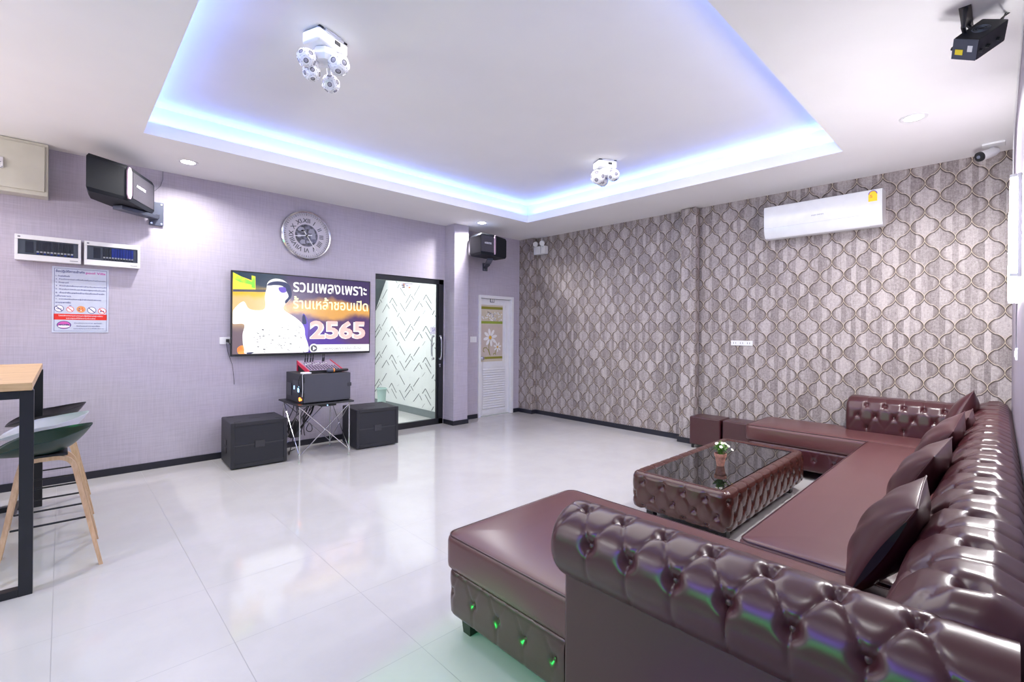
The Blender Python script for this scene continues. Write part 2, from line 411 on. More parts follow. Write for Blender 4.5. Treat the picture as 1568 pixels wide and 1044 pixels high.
# ================================================================ the room
def build_room():
    m = MB(); m.b2((XL - .1, -.6, -.1), (XB + .2, YA + .0, 0)); struct(m.build('floor', 'floor', loc=(0, 0, 0)))
    # upper ceiling, cove walls, soffit with lip
    m = MB(); g = .10; lip = .105
    m.b2((T4 - g - .02, T3 - g - .02, ZU), (T2 + g + .02, T1 + g + .02, ZU + .05))
    for lo, hi in (((T4 - g - .02, T1 + g, HC), (T2 + g + .02, T1 + g + .02, ZU)), ((T4 - g - .02, T3 - g - .02, HC), (T2 + g + .02, T3 - g, ZU)),
                   ((T4 - g - .02, T3 - g, HC), (T4 - g, T1 + g, ZU)), ((T2 + g, T3 - g, HC), (T2 + g + .02, T1 + g, ZU))):
        m.b2((lo[0], lo[1], lo[2] + .03), hi)
    for lo, hi in (((XL - .1, -.6, 0), (T4, YA + .1, 0)), ((T2, -.6, 0), (XB + .2, YA + .1, 0)), ((T4, T1, 0), (T2, YA + .1, 0)), ((T4, -.6, 0), (T2, T3, 0))):
        m.b2((lo[0], lo[1], HC), (hi[0], hi[1], HC + .04))
    w = .012
    m.b2((T4 - w, T3 - w, HC + .04), (T4, T1 + w, HC + lip)); m.b2((T2, T3 - w, HC + .04), (T2 + w, T1 + w, HC + lip))
    m.b2((T4, T1, HC + .04), (T2, T1 + w, HC + lip)); m.b2((T4, T3 - w, HC + .04), (T2, T3, HC + lip))
    struct(m.build('ceiling', 'ceil', loc=(0, 0, HC)))
    # back wall with two openings
    D = .14; gx0, gx1, gz = 3.088, 4.225, 2.19; wx0, wx1, wz = 4.93, 5.66, 1.975
    m = MB()
    m.b2((XL, YA, 0), (gx0, YA + D, HC)); m.b2((gx0, YA, gz), (gx1, YA + D, HC)); m.b2((gx1, YA, 0), (wx0, YA + D, HC))
    m.b2((wx0, YA, wz), (wx1, YA + D, HC)); m.b2((wx1, YA, 0), (XB + .1, YA + D, HC))
    m.b2((wx0 - .02, YA + D, 0), (wx1 + .02, YA + D + .02, wz))
    m.b2((4.235, 5.70, 0), (4.50, YA, HC), r=.004)                      # pier beside the glass door
    struct(m.build('wall_back', 'lav', loc=(0, YA, 0)))
    m = MB()
    m.b2((XB, -.3, 0), (XB + .12, YA, HC))
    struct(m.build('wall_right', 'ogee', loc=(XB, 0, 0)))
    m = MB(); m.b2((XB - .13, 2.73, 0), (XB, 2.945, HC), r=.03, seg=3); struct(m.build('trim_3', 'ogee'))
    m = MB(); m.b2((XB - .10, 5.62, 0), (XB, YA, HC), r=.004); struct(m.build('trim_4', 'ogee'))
    m = MB(); m.prism([(XL, YC(XL)), (XB, YC(XB)), (XB, YC(XB) - .12), (XL, YC(XL) - .12)], 0, HC)
    struct(m.build('wall_front', 'wallfront', loc=(0, 0, 0)))
    m = MB(); m.b2((XL - .1, -.3, 0), (XL, YA, HC)); struct(m.build('wall_left', 'lav', loc=(XL, 0, 0)))
    # skirting
    h, t = .068, .012
    m = MB()
    for a, b in (((XL, YA - t), (3.088, YA)), ((4.50, YA - t), (4.895, YA)), ((5.70, YA - t), (XB - .1, YA)), ((4.235 - t, 5.70 - t), (4.50 + t, 5.70)), ((4.235 - t, 5.70), (4.235, YA)), ((4.50, 5.70), (4.50 + t, YA))):
        m.b2((a[0], a[1], 0), (b[0], b[1], h))
    struct(m.build('baseboard_back', 'skirt'))
    m = MB()
    for a, b in (((XB - t, .0), (XB, 2.73)), ((XB - .13 - t, 2.73 - t), (XB - .13, 2.945 + t)), ((XB - .13, 2.945), (XB, 2.945 + t)), ((XB - t, 2.945 + t), (XB, 5.62)), ((XB - .10 - t, 5.62 - t), (XB, 5.62)), ((XB - .10 - t, 5.62), (XB - .10, YA - t))):
        m.b2((a[0], a[1], 0), (b[0], b[1], h))
    struct(m.build('baseboard_right', 'skirt'))
    # white corner bead of the pier
    m = MB(); m.cyl((4.237, 5.698, 0), (4.237, 5.698, .07), .004, n=8); struct(m.build('trim_1', 'white'))
    # ---- room seen through the glass door
    IX = 4.33; m = MB()
    m.b2((IX, YA + D, 0), (IX + .1, 10.2, 3.0)); 
    f = lambda cx, cy: (560 + cx / 8.03, 400 + cy / 8.03)
    def pt(cx, cy):
        px, py = f(cx, cy); dx, dy = px - 784, py - 507; c, s_ = math.cos(ROLL), math.sin(ROLL)
        u = (dx * c + dy * s_) / FPX; v = -(-dx * s_ + dy * c) / FPX
        rx, ry = math.cos(YAW) + u * math.sin(YAW), math.sin(YAW) - u * math.cos(YAW); tt = IX / rx
        return ry * tt, CAM_H + v * tt
    dash = [((415, 635), (388, 685)), ((420, 680), (485, 790)), ((262, 688), (203, 800)), ((663, 675), (592, 795)), ((735, 598), (700, 655)),
            ((845, 605), (820, 660)), ((853, 665), (882, 715)), ((172, 775), (115, 880)), ((175, 805), (198, 845)), ((172, 845), (115, 945)),
            ((325, 798), (292, 860)), ((325, 800), (382, 905)), ((555, 768), (490, 878)), ((560, 795), (590, 845)), ((262, 868), (203, 970)),
            ((265, 885), (290, 930)), ((322, 868), (385, 980)), ((420, 868), (485, 980)), ((556, 842), (487, 950)), ((663, 870), (592, 980)),
            ((668, 890), (697, 945)), ((740, 795), (703, 862)), ((742, 798), (805, 910)), ((735, 868), (808, 990)), ((850, 785), (815, 830)), ((415, 800), (390, 825))]
    thin = {4, 24, 25}
    for i, (a, b) in enumerate(dash):
        (y0, z0), (y1, z1) = pt(*a), pt(*b)
        hw = .0045 if i in thin else .011
        for k in range(-3, 4):
            for sh in (0, 1.09):
                if sh and max(y0, y1) + sh < 8.15: continue
                za, zb = z0 + k * .5145, z1 + k * .5145
                if min(za, zb) < .12 or max(za, zb) > 2.95: continue
                if min(y0, y1) + sh < YA + D + .02 or max(y0, y1) + sh > 10.1: continue
                m.add([(IX - .001, y0 + sh - hw, za), (IX - .001, y0 + sh + hw, za), (IX - .001, y1 + sh + hw, zb), (IX - .001, y1 + sh - hw, zb)], [(0, 1, 2, 3)], 1)
    m.b2((1.2, YA + D + .02, 0), (1.3, 10.2, 3.0)); m.b2((1.2, 10.2, 0), (IX + .1, 10.3, 3.0))
    M['chev'] = mat('white_chevron_wallpaper', (.70, .72, .72), .6, vs=140, var=.10, bmp=(160, .4)); M['chevdark'] = mat('charcoal_print', (.10, .11, .12), .6)
    struct(m.build('wall_inner', ['chev', 'chevdark'], loc=(IX, 8, 0)))
    m = MB(); m.b2((1.2, YA, -.1), (IX + .1, 10.3, 0)); struct(m.build('floor_inner', 'floor'))
    m = MB(); m.b2((1.2, YA + D + .01, 2.9), (IX + .1, 10.3, 3.0)); struct(m.build('ceiling_inner', 'ceil'))
    m = MB(); m.b2((IX - .012, YA + D, 0), (IX, 10.2, .115)); M['gs'] = mat('grey_skirting', (.16, .19, .2), .4); struct(m.build('baseboard_inner', 'gs'))
    # sloping underside of a stair against the inner wall
    m = MB(); m.add([(3.2, 7.85, 2.45), (3.2, 9.4, .3), (3.2, 9.6, .6), (3.2, 8.0, 2.9), (IX - .002, 7.85, 2.45), (IX - .002, 9.4, .3), (IX - .002, 9.6, .6), (IX - .002, 8.0, 2.9)],
                    [(0, 1, 2, 3), (7, 6, 5, 4), (0, 4, 5, 1), (1, 5, 6, 2), (2, 6, 7, 3), (3, 7, 4, 0)])
    M['stair'] = mat('grey_green_stair_panel', (.05, .07, .08), .35); struct(m.build('trim_2', 'stair'))
    # ---- glass door (the frame is fixed, the leaf slides)
    fr = 0.06; y0, y1 = YA + .012, YA + .07
    m = MB()
    m.b2((gx0, y0, gz - .075), (gx1, y1, gz), .003); m.b2((gx0, y0, 0), (gx1, y1, .085), .003)
    m.b2((gx1 - .085, y0, 0), (gx1, y1, gz), .003); m.b2((gx0, y0, 0), (gx0 + .012, y1, gz), .002)
    m.b2((gx1 - .11, y0 + .02, .08), (gx1 - .085, y1 - .01, gz - .07), .002)
    d = struct(m.build('door_1', 'blackmetal', loc=(gx0, YA, 0)))
    m = MB(); m.b2((gx0 + .012, YA + .036, .08), (gx1 - .1, YA + .044, gz - .07)); m.build('glass_pane', 'glass', d)
    for yy, s in ((YA - .045, -1), (YA + .11, 1)):
        m = MB(); hx = 4.155 if s < 0 else 4.075; zc = 1.16; hh = .17
        pts = [(hx, yy - s * .05, zc + hh)] + [(hx, yy + s * (-.0 - .0) + 0, zc + hh * math.cos(t)) if 0 else (hx - .0, yy - s * .05 + s * .045 * math.sin(t) ** .5, zc + hh * math.cos(t)) for t in [PI * i / 14 for i in range(1, 14)]] + [(hx, yy - s * .05, zc - hh)]
        m.tube(pts, .013, 10); m.cyl((hx, yy - s * .06, zc + hh), (hx, yy - s * .03, zc + hh), .018); m.cyl((hx, yy - s * .06, zc - hh), (hx, yy - s * .03, zc - hh), .018)
        m.build('door_handle', 'chrome', d)
    m = MB(); m.cyl((4.155, YA - .004, .90), (4.155, YA + .02, .90), .014); m.cyl((4.155, YA - .006, .87), (4.155, YA + .02, .87), .009); m.build('lock', 'chrome', d)
    # ---- white door
    m = MB(); x0, x1, zt = 4.90, 5.685, 2.005
    m.b2((x0, YA - .022, 0), (x0 + .052, YA + .1, zt), .006); m.b2((x1 - .052, YA - .022, 0), (x1, YA + .1, zt), .006); m.b2((x0 + .052, YA - .022, zt - .05), (x1 - .052, YA + .1, zt), .006)
    d = struct(m.build('door_2', 'doorwhite', loc=(x0, YA, 0)))
    m = MB(); xa, xb = x0 + .054, x1 - .054; ya = YA + .05
    m.b2((xa, ya, .008), (xb, ya + .035, zt - .052), .003)
    # raised stiles and louvres of the lower half
    m.b2((xa, ya - .008, .008), (xa + .085, ya + .002, zt - .055), .003); m.b2((xb - .085, ya - .008, .008), (xb, ya + .002, zt - .055), .003)
    m.b2((xa + .085, ya - .008, .008), (xb - .085, ya + .002, .11), .003); m.b2((xa + .085, ya - .008, .80), (xb - .085, ya + .002, .92), .003)
    m.b2((xa + .085, ya - .008, 1.85), (xb - .085, ya + .002, zt - .055), .003)
    for k in range(17):
        z = .13 + k * .0395
        m.add([(xa + .085, ya - .022, z), (xb - .085, ya - .022, z), (xb - .085, ya - .001, z + .034), (xa + .085, ya - .001, z + .034), (xa + .085, ya + .0, z), (xb - .085, ya + .0, z)], [(0, 1, 2, 3), (4, 5, 1, 0)])
    leaf = m.build('door_leaf', 'doorwhite', d)
    m = MB(); m.cyl((xa + .05, ya - .03, .965), (xa + .05, ya - .005, .965), .014); m.lathe([(0, -.0), (.024, .002), (.036, .018), (.032, .038), (.016, .048), (.014, .07)], 20, 0, Matrix.Translation((xa + .05, ya - .075, .965)) @ Matrix.Rotation(-PI / 2, 4, 'X'))
    m.cyl((xa + .05, ya - .012, .965), (xa + .05, ya - .004, .965), .032); m.build('door_knob', 'chrome', leaf)
    # printed panel with two daisies
    M['pbeige'] = mat('beige_print', (.58, .49, .44), .4); M['polive'] = mat('olive_print', (.26, .25, .03), .4); M['plime'] = mat('lime_print', (.30, .38, .05), .4)
    M['pcream'] = mat('cream_print', (.62, .55, .43), .4); M['pwhite'] = mat('white_print', (.82, .81, .82), .4); M['pgold'] = mat('gold_print', (.72, .42, .03), .4)
    m = MB(); u0, u1, w0, w1 = 4.998, 5.478, .905, 1.85; yy = ya - .009
    Hh = w1 - w0
    def strip(a, b, mi, e=0): m.b2((u0, yy - .0004 - e, w1 - b * Hh), (u1, yy, w1 - a * Hh), m=mi)
    for a, b, mi in ((0, .03, 3), (.03, .075, 1), (.075, .095, 3), (.095, .285, 3), (.285, .33, 2), (.33, .345, 3), (.345, .90, 0), (.90, .915, 3), (.915, .955, 1), (.955, 1, 3)): strip(a, b, mi)
    def px_(fx, fy): return (u0 + fx * (u1 - u0), w1 - fy * Hh)
    def disc(cx, cz, rx, rz, mi, lay, rot=0, n=14):
        vs = []
        for i in range(n):
            a = 2 * PI * i / n; x, z = rx * math.cos(a), rz * math.sin(a)
            vs.append((cx + x * math.cos(rot) - z * math.sin(rot), yy - .0006 - lay * .0003, cz + x * math.sin(rot) + z * math.cos(rot)))
        m.add(vs, [tuple(range(n))], mi)
    rr = random.Random(3)
    for k in range(64):
        cx, cz = px_(rr.uniform(.03, .97), rr.uniform(.12, .27)); 
        if k % 3: disc(cx, cz, .014, .014, 4, 1)
        else: disc(cx, cz, .006, .006, rr.choice([1, 5]), 2)
    def daisy(fx, fy, R, n):
        cx, cz = px_(fx, fy)
        for i in range(n):
            a = 2 * PI * i / n + .2; disc(cx + math.cos(a) * R * .62, cz + math.sin(a) * R * .62, R * .40, R * .17, 4, 2, a)
        disc(cx, cz, R * .2, R * .2, 5, 4)
    def stem(p):
        pts = [px_(*q) for q in p]
        for (ax, az), (bx, bz) in zip(pts[:-1], pts[1:]):
            L = math.hypot(bx - ax, bz - az); nx, nz = -(bz - az) / L * .006, (bx - ax) / L * .006
            m.add([(ax + nx, yy - .0012, az + nz), (bx + nx, yy - .0012, bz + nz), (bx - nx, yy - .0012, bz - nz), (ax - nx, yy - .0012, az - nz)], [(0, 1, 2, 3)], 1)
    stem([(.42, .6), (.36, .72), (.36, .80), (.42, .895)]); stem([(.40, .88), (.34, .80), (.24, .75), (.12, .76), (.10, .81), (.16, .83)]); stem([(.72, .78), (.66, .84), (.68, .89)]); stem([(.66, .86), (.58, .86), (.58, .89)])
    daisy(.42, .575, .15, 8); daisy(.76, .745, .088, 7)
    m.build('painted_panel', ['pbeige', 'polive', 'plime', 'pcream', 'pwhite', 'pgold'], leaf)
    m = MB(); m.b2((5.19, ya - .02, 1.895), (5.28, ya - .008, 1.975), .002); m.add([(5.2, ya - .0205, 1.905), (5.23, ya - .0205, 1.905), (5.23, ya - .0205, 1.955), (5.2, ya - .0205, 1.955)], [(0, 1, 2, 3)], 1); m.add([(5.24, ya - .0205, 1.905), (5.27, ya - .0205, 1.905), (5.27, ya - .0205, 1.955), (5.24, ya - .0205, 1.955)], [(0, 1, 2, 3)], 1); m.build('restroom_sign', ['midgrey', 'white'], leaf)
build_room()
# sticker on the glass leaf
def sticker(name, label, lo, hi, cols, seed):
    m = MB(); rr = random.Random(seed); m.b2(lo, hi, m=0)
    w, h = hi[0] - lo[0], hi[2] - lo[2]
    for k in range(7):
        x = lo[0] + w * rr.uniform(.05, .8); z = lo[2] + h * rr.uniform(.1, .75)
        m.b2((x, lo[1] - .0006, z), (x + w * rr.uniform(.08, .2), lo[1], z + h * rr.uniform(.1, .22)), m=1 + k % (len(cols) - 1))
    tag(m.build(name, cols), label, 'sticker')
M['lilac'] = mat('lilac_print', (.42, .42, .62), .5)
sticker('door_sticker', 'small paper sticker with orange figure at the top of the glass door', (3.50, YA + .032, 2.02), (3.70, YA + .035, 2.10), ['white', 'orange', 'lilac', 'black'], 1)
sticker('door_sticker', 'small blue sticker above the handle of the glass door', (4.00, YA + .032, 1.36), (4.10, YA + .035, 1.47), ['white', 'lilac', 'lilac'], 2)

# ================================================================ tufted upholstery
def tuft(name, P, U, V, buttons, creases, parent, material, deep=.028, mid=.010, R=.05, wb=.030, closed=False, btn_r=.0105, btn_mat=None, caps=False, bname='button'):
    """P: (nu,nv,3) base surface, U,V: metric coordinates of each vertex, outward normals follow dP/du x dP/dv"""
    du = np.gradient(P, axis=0); dv = np.gradient(P, axis=1)
    if closed: du = (np.roll(P, -1, 0) - np.roll(P, 1, 0)) / 2
    N = np.cross(du, dv); N /= (np.linalg.norm(N, axis=2, keepdims=True) + 1e-9)
    inner = P.mean(axis=1, keepdims=True)
    sgn = 1 if ((P - inner) * N).sum() > 0 else -1
    N = N * sgn
    dc = np.full(U.shape, 9.); db = np.full(U.shape, 9.)
    for (a, b) in creases:
        ax, ay = a; bx, by = b; L2 = (bx - ax) ** 2 + (by - ay) ** 2 + 1e-12
        t = np.clip(((U - ax) * (bx - ax) + (V - ay) * (by - ay)) / L2, 0, 1)
        dc = np.minimum(dc, np.hypot(U - ax - t * (bx - ax), V - ay - t * (by - ay)))
    for (x, y) in buttons: db = np.minimum(db, np.hypot(U - x, V - y))
    t = np.clip(dc / R, 0, 1)
    pillow = 1 - np.sqrt(np.clip(1 - (1 - t) ** 2, 0, 1))
    h = -(mid + .24 * deep * np.exp(-(db / .05) ** 2)) * pillow - deep * np.exp(-(db / wb) ** 2) * .8
    # little gathers radiating from each button
    Q = P + N * h[..., None]
    nu, nv = U.shape
    vs = Q.reshape(-1, 3).tolist(); fs = []
    for i in range(nu if closed else nu - 1):
        j = (i + 1) % nu
        for k in range(nv - 1): fs.append((i * nv + k, j * nv + k, j * nv + k + 1, i * nv + k + 1)[::sgn])
    m = MB(); m.add(vs, fs)
    o = m.build(name, material, parent, angle=60)
    I = root_of(parent).matrix_basis.inverted()
    bm = MB(); bm.lathe([(0, -.004), (.8 * btn_r, -.003), (btn_r, .0), (.85 * btn_r, .004), (.45 * btn_r, .0062), (0, .0068)], 14)
    me = None
    for (x, y) in buttons:
        k = np.argmin(np.hypot(U - x, V - y)); i, j = divmod(int(k), nv)
        p = I @ Vector(Q[i, j] + N[i, j] * .002); n = (I.to_3x3() @ Vector(N[i, j])).normalized()
        if me is None:
            first = bm.build(bname, btn_mat or material, parent); me = first.data; ob = first
            first.parent = o
            # mesh built in local frame of its root: shift back to origin
            for v in me.vertices: v.co = root_of(parent).matrix_basis @ v.co
        else:
            ob = bpy.data.objects.new(bname, me); COL.objects.link(ob); ob.parent = o
        ob.location = p; ob.rotation_mode = 'QUATERNION'; ob.rotation_quaternion = n.to_track_quat('Z', 'Y')
    return o
def arclen(pts, closed=False):
    p = np.array(pts, float); d = np.hypot(*(np.roll(p, -1, 0) - p).T) if closed else np.hypot(*(p[1:] - p[:-1]).T)
    return np.concatenate([[0], np.cumsum(d)])
def resample(pts, n, closed=False):
    p = np.array(pts, float)
    if closed: p = np.vstack([p, p[:1]])
    s = np.concatenate([[0], np.cumsum(np.linalg.norm(p[1:] - p[:-1], axis=1))])
    q = np.linspace(0, s[-1], n, endpoint=not closed)
    return np.stack([np.interp(q, s, p[:, k]) for k in range(p.shape[1])], 1), q, s[-1]
def round_path(pts, r, n=8, closed=False):
    out = []; N = len(pts)
    for i in range(N):
        p = Vector(pts[i])
        if not closed and (i == 0 or i == N - 1): out.append(tuple(p)); continue
        a = (Vector(pts[i - 1]) - p); b = (Vector(pts[(i + 1) % N]) - p)
        rr = min(r, a.length * .49, b.length * .49); A = p + a.normalized() * rr; B = p + b.normalized() * rr
        for k in range(n + 1):
            t = k / n; out.append(tuple(A * (1 - t) ** 2 + p * 2 * t * (1 - t) + B * t ** 2))
    return out
def sweep_grid(path, closed, prof, step, nv, flip=False):
    """path: plan polyline; prof: list of (outward offset, z). outward = right-hand side of travel unless flipped"""
    p2, s, L = resample(path, max(8, int(arclen(path)[-1] / step)), closed)
    tan = (np.roll(p2, -1, 0) - np.roll(p2, 1, 0)) if closed else np.gradient(p2, axis=0)
    tan /= np.linalg.norm(tan, axis=1, keepdims=True)
    nor = np.stack([tan[:, 1], -tan[:, 0]], 1) * (-1 if flip else 1)
    pr, v, Lv = resample(prof, nv)
    P = np.zeros((len(p2), nv, 3))
    P[:, :, :2] = p2[:, None, :] + nor[:, None, :] * pr[None, :, 0:1]
    P[:, :, 2] = pr[None, :, 1]
    U = np.repeat(s[:, None], nv, 1); V = np.repeat(v[None, :], len(p2), 0)
    return P, U, V, L, Lv
def vat(prof, z, n=400):        # arc position on the profile where z is first met on the way down
    pr, v, L = resample(prof, n); i = int(np.argmin(np.abs(pr[:, 1] - z) + (pr[:, 0] < max(pr[:, 0]) - .04) * 9)); return v[i]

def cushion(name, lo, hi, parent, material, crown=.012, r=.035, cr=.05, name2='piping', pip=None, bow=0):
    x0, y0, z0 = lo; x1, y1, z1 = hi
    prof = [(.012, z0), (.002, z0 + .012), (0, z0 + .03), (0, z1 - r), (r * .08, z1 - r * .62), (r * .3, z1 - r * .28), (r * .62, z1 - r * .08), (r, z1), (r * 2.2, z1 + crown * .45), (r * 4.5, z1 + crown * .8), (r * 7, z1 + crown), ]
    mx = min(x1 - x0, y1 - y0) / 2 - .03
    prof = [p for p in prof if p[0] < mx]
    m = MB(); rings = []; n = 8
    for ins, z in prof:
        a, b, c, d = x0 + ins, x1 - ins, y0 + ins, y1 - ins; rr = max(.012, cr - ins * .5); ring = []
        for cx, cy, s in ((b - rr, d - rr, 0), (a + rr, d - rr, PI / 2), (a + rr, c + rr, PI), (b - rr, c + rr, 1.5 * PI)):
            for k in range(n + 1): an = s + PI / 2 * k / n; ring.append((cx + rr * math.cos(an), cy + rr * math.sin(an), z))
        # subdivide straight runs so the crown shades softly
        rings.append(ring)
    K = len(rings[0]); vs = [p for r_ in rings for p in r_]; fs = []
    for j in range(len(rings) - 1):
        for i in range(K): fs.append((j * K + i, j * K + (i + 1) % K, (j + 1) * K + (i + 1) % K, (j + 1) * K + i))
    fs.append(tuple(range((len(rings) - 1) * K, len(rings) * K))); fs.append(tuple(range(K))[::-1])
    m.add(vs, fs); o = m.build(name, material, parent, angle=50)
    if pip:
        ring = [(p[0], p[1], p[2]) for p in rings[5]]; ring2 = [(x, y, z + .002) for x, y, z in ring]
        MB().tube(ring2, .0042, 6, closed=True).build(name2, pip, o)
    return o
# ================================================================ the sectional sofa
def build_sofa():
    S = thing('sectional_sofa', 'large maroon leather tufted sectional sofa wrapping round the coffee table in the corner', 'sofa', (3.4, .9, 0))
    L, LF = 'leather', 'leatherflat'
    # ---- seat cushions
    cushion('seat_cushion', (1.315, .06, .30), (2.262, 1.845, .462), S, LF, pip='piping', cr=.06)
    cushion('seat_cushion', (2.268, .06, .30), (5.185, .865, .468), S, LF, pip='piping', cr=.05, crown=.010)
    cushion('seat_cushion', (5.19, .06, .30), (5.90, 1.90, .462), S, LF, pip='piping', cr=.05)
    # ---- inner frames (plain)
    m = MB(); m.b2((1.335, .0, .10), (2.24, 1.80, .295), .01); m.b2((2.2, .0, .10), (5.25, .83, .295), .01); m.b2((5.22, .0, .10), (5.90, 1.86, .295), .01)
    m.build('frame', 'leather', S)
    # ---- tufted base rails: path runs with the outside on its right
    prof = [(-.03, .298), (-.008, .300), (.004, .294), (.010, .280), (.011, .25), (.010, .20), (.009, .14), (.006, .10), (-.004, .088), (-.03, .086)]
    path = round_path([(1.33, 1.10), (1.33, 1.815), (2.25, 1.815), (2.25, .86)], .05)
    def rail(path, b0, sp, count, flip, zb=.198):
        P, U, V, Lu, Lv = sweep_grid(path, False, prof, .008, 34, flip)
        vb = vat(prof, zb); vt = vat(prof, .294); B = []; C = []
        for i in range(count):
            u = b0 + sp * i
            if u > Lu - .02: break
            B.append((u, vb)); C += [((u, vb), (u, Lv)), ((u, vb), (u - sp * .38, vt * .6)), ((u, vb), (u + sp * .38, vt * .6)), ((u - sp * .38, vt * .6), (u - sp * .38, 0)), ((u + sp * .38, vt * .6), (u + sp * .38, 0))]
        if not flip: pass
        return P, U, V, B, C
    for path, b0, sp, n in ((path, .053, .158, 17), (round_path([(2.25, .842), (5.21, .842)], .05), .10, .158, 19), (round_path([(5.205, .86), (5.205, 1.875), (5.90, 1.875)], .05), .09, .158, 11)):
        # outside lies on the left of travel for the first and third, right-hand rule below orients the faces
        P, U, V, B, C = rail(path, b0, sp, n, True)
        tuft('base_rail', P[:, ::-1], U[:, ::-1], V[:, ::-1], B, C, S, L, deep=.018, mid=.0035, R=.018, wb=.018)
    # ---- feet
    for (x, y) in ((1.40, 1.735), (2.17, 1.735), (1.40, .2), (2.17, 1.0), (3.2, .76), (4.2, .76), (5.29, 1.79), (5.85, 1.79), (5.27, .95), (3.2, .1), (4.2, .1), (5.8, .1)):
        m = MB(); t = .034; b = .025
        vs = [(x - b, y - b, 0), (x + b, y - b, 0), (x + b, y + b, 0), (x - b, y + b, 0), (x - t, y - t, .10), (x + t, y - t, .10), (x + t, y + t, .10), (x - t, y + t, .10)]
        m.add(vs, [(3, 2, 1, 0), (4, 5, 6, 7), (0, 1, 5, 4), (1, 2, 6, 5), (2, 3, 7, 6), (3, 0, 4, 7)]); m.build('leg', 'leg', S)
    # ---- arm: flat panel below, tufted roll above
    m = MB(); m.b2((1.295, .03, .085), (1.475, 1.085, .62), .018, seg=3); m.build('arm_panel', 'leather', S)
    cx, cz, r = 1.365, .668, .132; y0, y1 = -.02, 1.125
    nu, nv = 230, 128
    yy = np.linspace(y0, y1, nu); 
    # radius closes over the front end like a soft cap
    e = .055; k = np.clip((yy - (y1 - e)) / e, 0, 1); rs = np.sqrt(np.clip(1 - k ** 2, 0, 1)); rs[-1] = .02
    yy2 = yy.copy()
    extra = np.linspace(0, 1, 14)[1:]
    # resample the cap by angle so it is evenly meshed
    body = yy[yy <= y1 - e]; ang = np.linspace(0, PI / 2, 22)[1:]
    Y = np.concatenate([body, (y1 - e) + e * np.sin(ang)]); RS = np.concatenate([np.ones(len(body)), np.maximum(.45 + .55 * np.cos(ang), .01)])
    RS = np.concatenate([RS, [.3, .15, .01]]); Y = np.concatenate([Y, [y1 + .001] * 3])
    th = np.linspace(0, 2 * PI, nv)                       # starts at the bottom, climbs the outer side
    ax = -np.sin(th); az = -np.cos(th)
    squash = 1 + .10 * np.clip(-az, 0, 1) * np.sign(1)    # a little teardrop towards the panel
    P = np.zeros((len(Y), nv, 3))
    P[:, :, 0] = cx + RS[:, None] * r * ax[None, :]; P[:, :, 1] = Y[:, None]; P[:, :, 2] = cz + RS[:, None] * r * az[None, :]
    U = np.repeat(Y[:, None], nv, 1); V = np.repeat((th * r)[None, :], len(Y), 0)
    a_low = math.radians(112) * r; a_up = math.radians(171) * r; a_in = math.radians(236) * r
    up = [.130 + .148 * i for i in range(7)]; lo_ = [.056 + .148 * i for i in range(7)]
    B = [(u, a_up) for u in up] + [(u, a_low) for u in lo_] + [(u, a_in) for u in lo_]
    C = []
    for u in up:
        for d in (-.074, .074):
            C.append(((u, a_up), (u + d, a_low))); C.append(((u, a_up), (u + d, a_in)))
    for u in lo_ : C += [((u, a_low), (u, .0)), ((u, a_in), (u, 2 * PI * r))]
    C += [((up[-1], a_up), (y1 + .05, a_up))]
    tuft('arm_roll', P, U, V, B, C, S, L, deep=.030, mid=.0045, R=.024, wb=.022)
    # ---- long back along the front wall; profile as (distance from wall line y, z)
    prof = [(.285, .40), (.272, .50), (.255, .60), (.238, .68), (.208, .755), (.165, .808), (.11, .838), (.05, .842), (.0, .815), (-.025, .76), (-.028, .60)]
    pr, v, Lv = resample(prof, 84)
    e = .09; ang = np.linspace(PI / 2, 0, 14)[:-1]
    X = np.concatenate([[1.40] * 3, 1.40 + e - e * np.sin(ang), np.linspace(1.40 + e, 5.87, 590)])
    K = np.concatenate([[.01, .3, .5], .6 + .4 * np.cos(ang), np.ones(590)])
    P = np.zeros((len(X), 84, 3)); P[:, :, 0] = X[:, None]; P[:, :, 1] = pr[None, :, 0] + (-(XB - X) * .0085)[:, None] * np.clip((.30 - pr[None, :, 0]) / .3, 0, 1) ; P[:, :, 2] = pr[None, :, 1]
    P[:, :, 1] = .12 + (P[:, :, 1] - .12) * K[:, None]; P[:, :, 2] = .62 + (P[:, :, 2] - .62) * K[:, None]
    U = np.repeat(X[:, None], 84, 1); V = np.repeat(v[None, :], len(X), 0)
    def vy(y): i = int(np.argmin(np.abs(pr[:, 0] - y) + (pr[:, 1] < .5) * 9)); return v[i]
    sp = .305; r1 = vy(.085); r2 = vy(.185); r3 = vy(.245)
    B = []; C = []
    for i in range(15):
        u = 1.545 + sp * i
        if u < 5.85:
            B.append((u, r1)); C += [((u, r1), (u - sp / 2, r2)), ((u, r1), (u + sp / 2, r2)), ((u, r1), (u, Lv))]
        w = u + sp / 2
        if w < 5.8: B.append((w, r2)); C += [((w, r2), (w, r1)), ((w, r2), (w - sp / 2, r3)), ((w, r2), (w + sp / 2, r3)), ((w, r1), (w, Lv))]
        if i % 2 == 0 and u < 5.85: B.append((u, r3)); 
        C.append(((u, r3), (u, 0)))
    tuft('backrest', P[:, ::-1], U[:, ::-1], V[:, ::-1], B, C, S, L, deep=.042, mid=.009, R=.045, wb=.032, btn_r=.013)
    # ---- far back along the papered wall
    prof = [(5.615, .40), (5.600, .50), (5.592, .60), (5.600, .69), (5.628, .755), (5.68, .795), (5.76, .805), (5.84, .795), (5.895, .76), (5.905, .60), (5.905, .42)]
    pr, v, Lv = resample(prof, 70); y1 = 1.105; e = .04
    body = np.linspace(.10, y1 - e, 150); ang = np.linspace(0, PI / 2, 14)[1:]
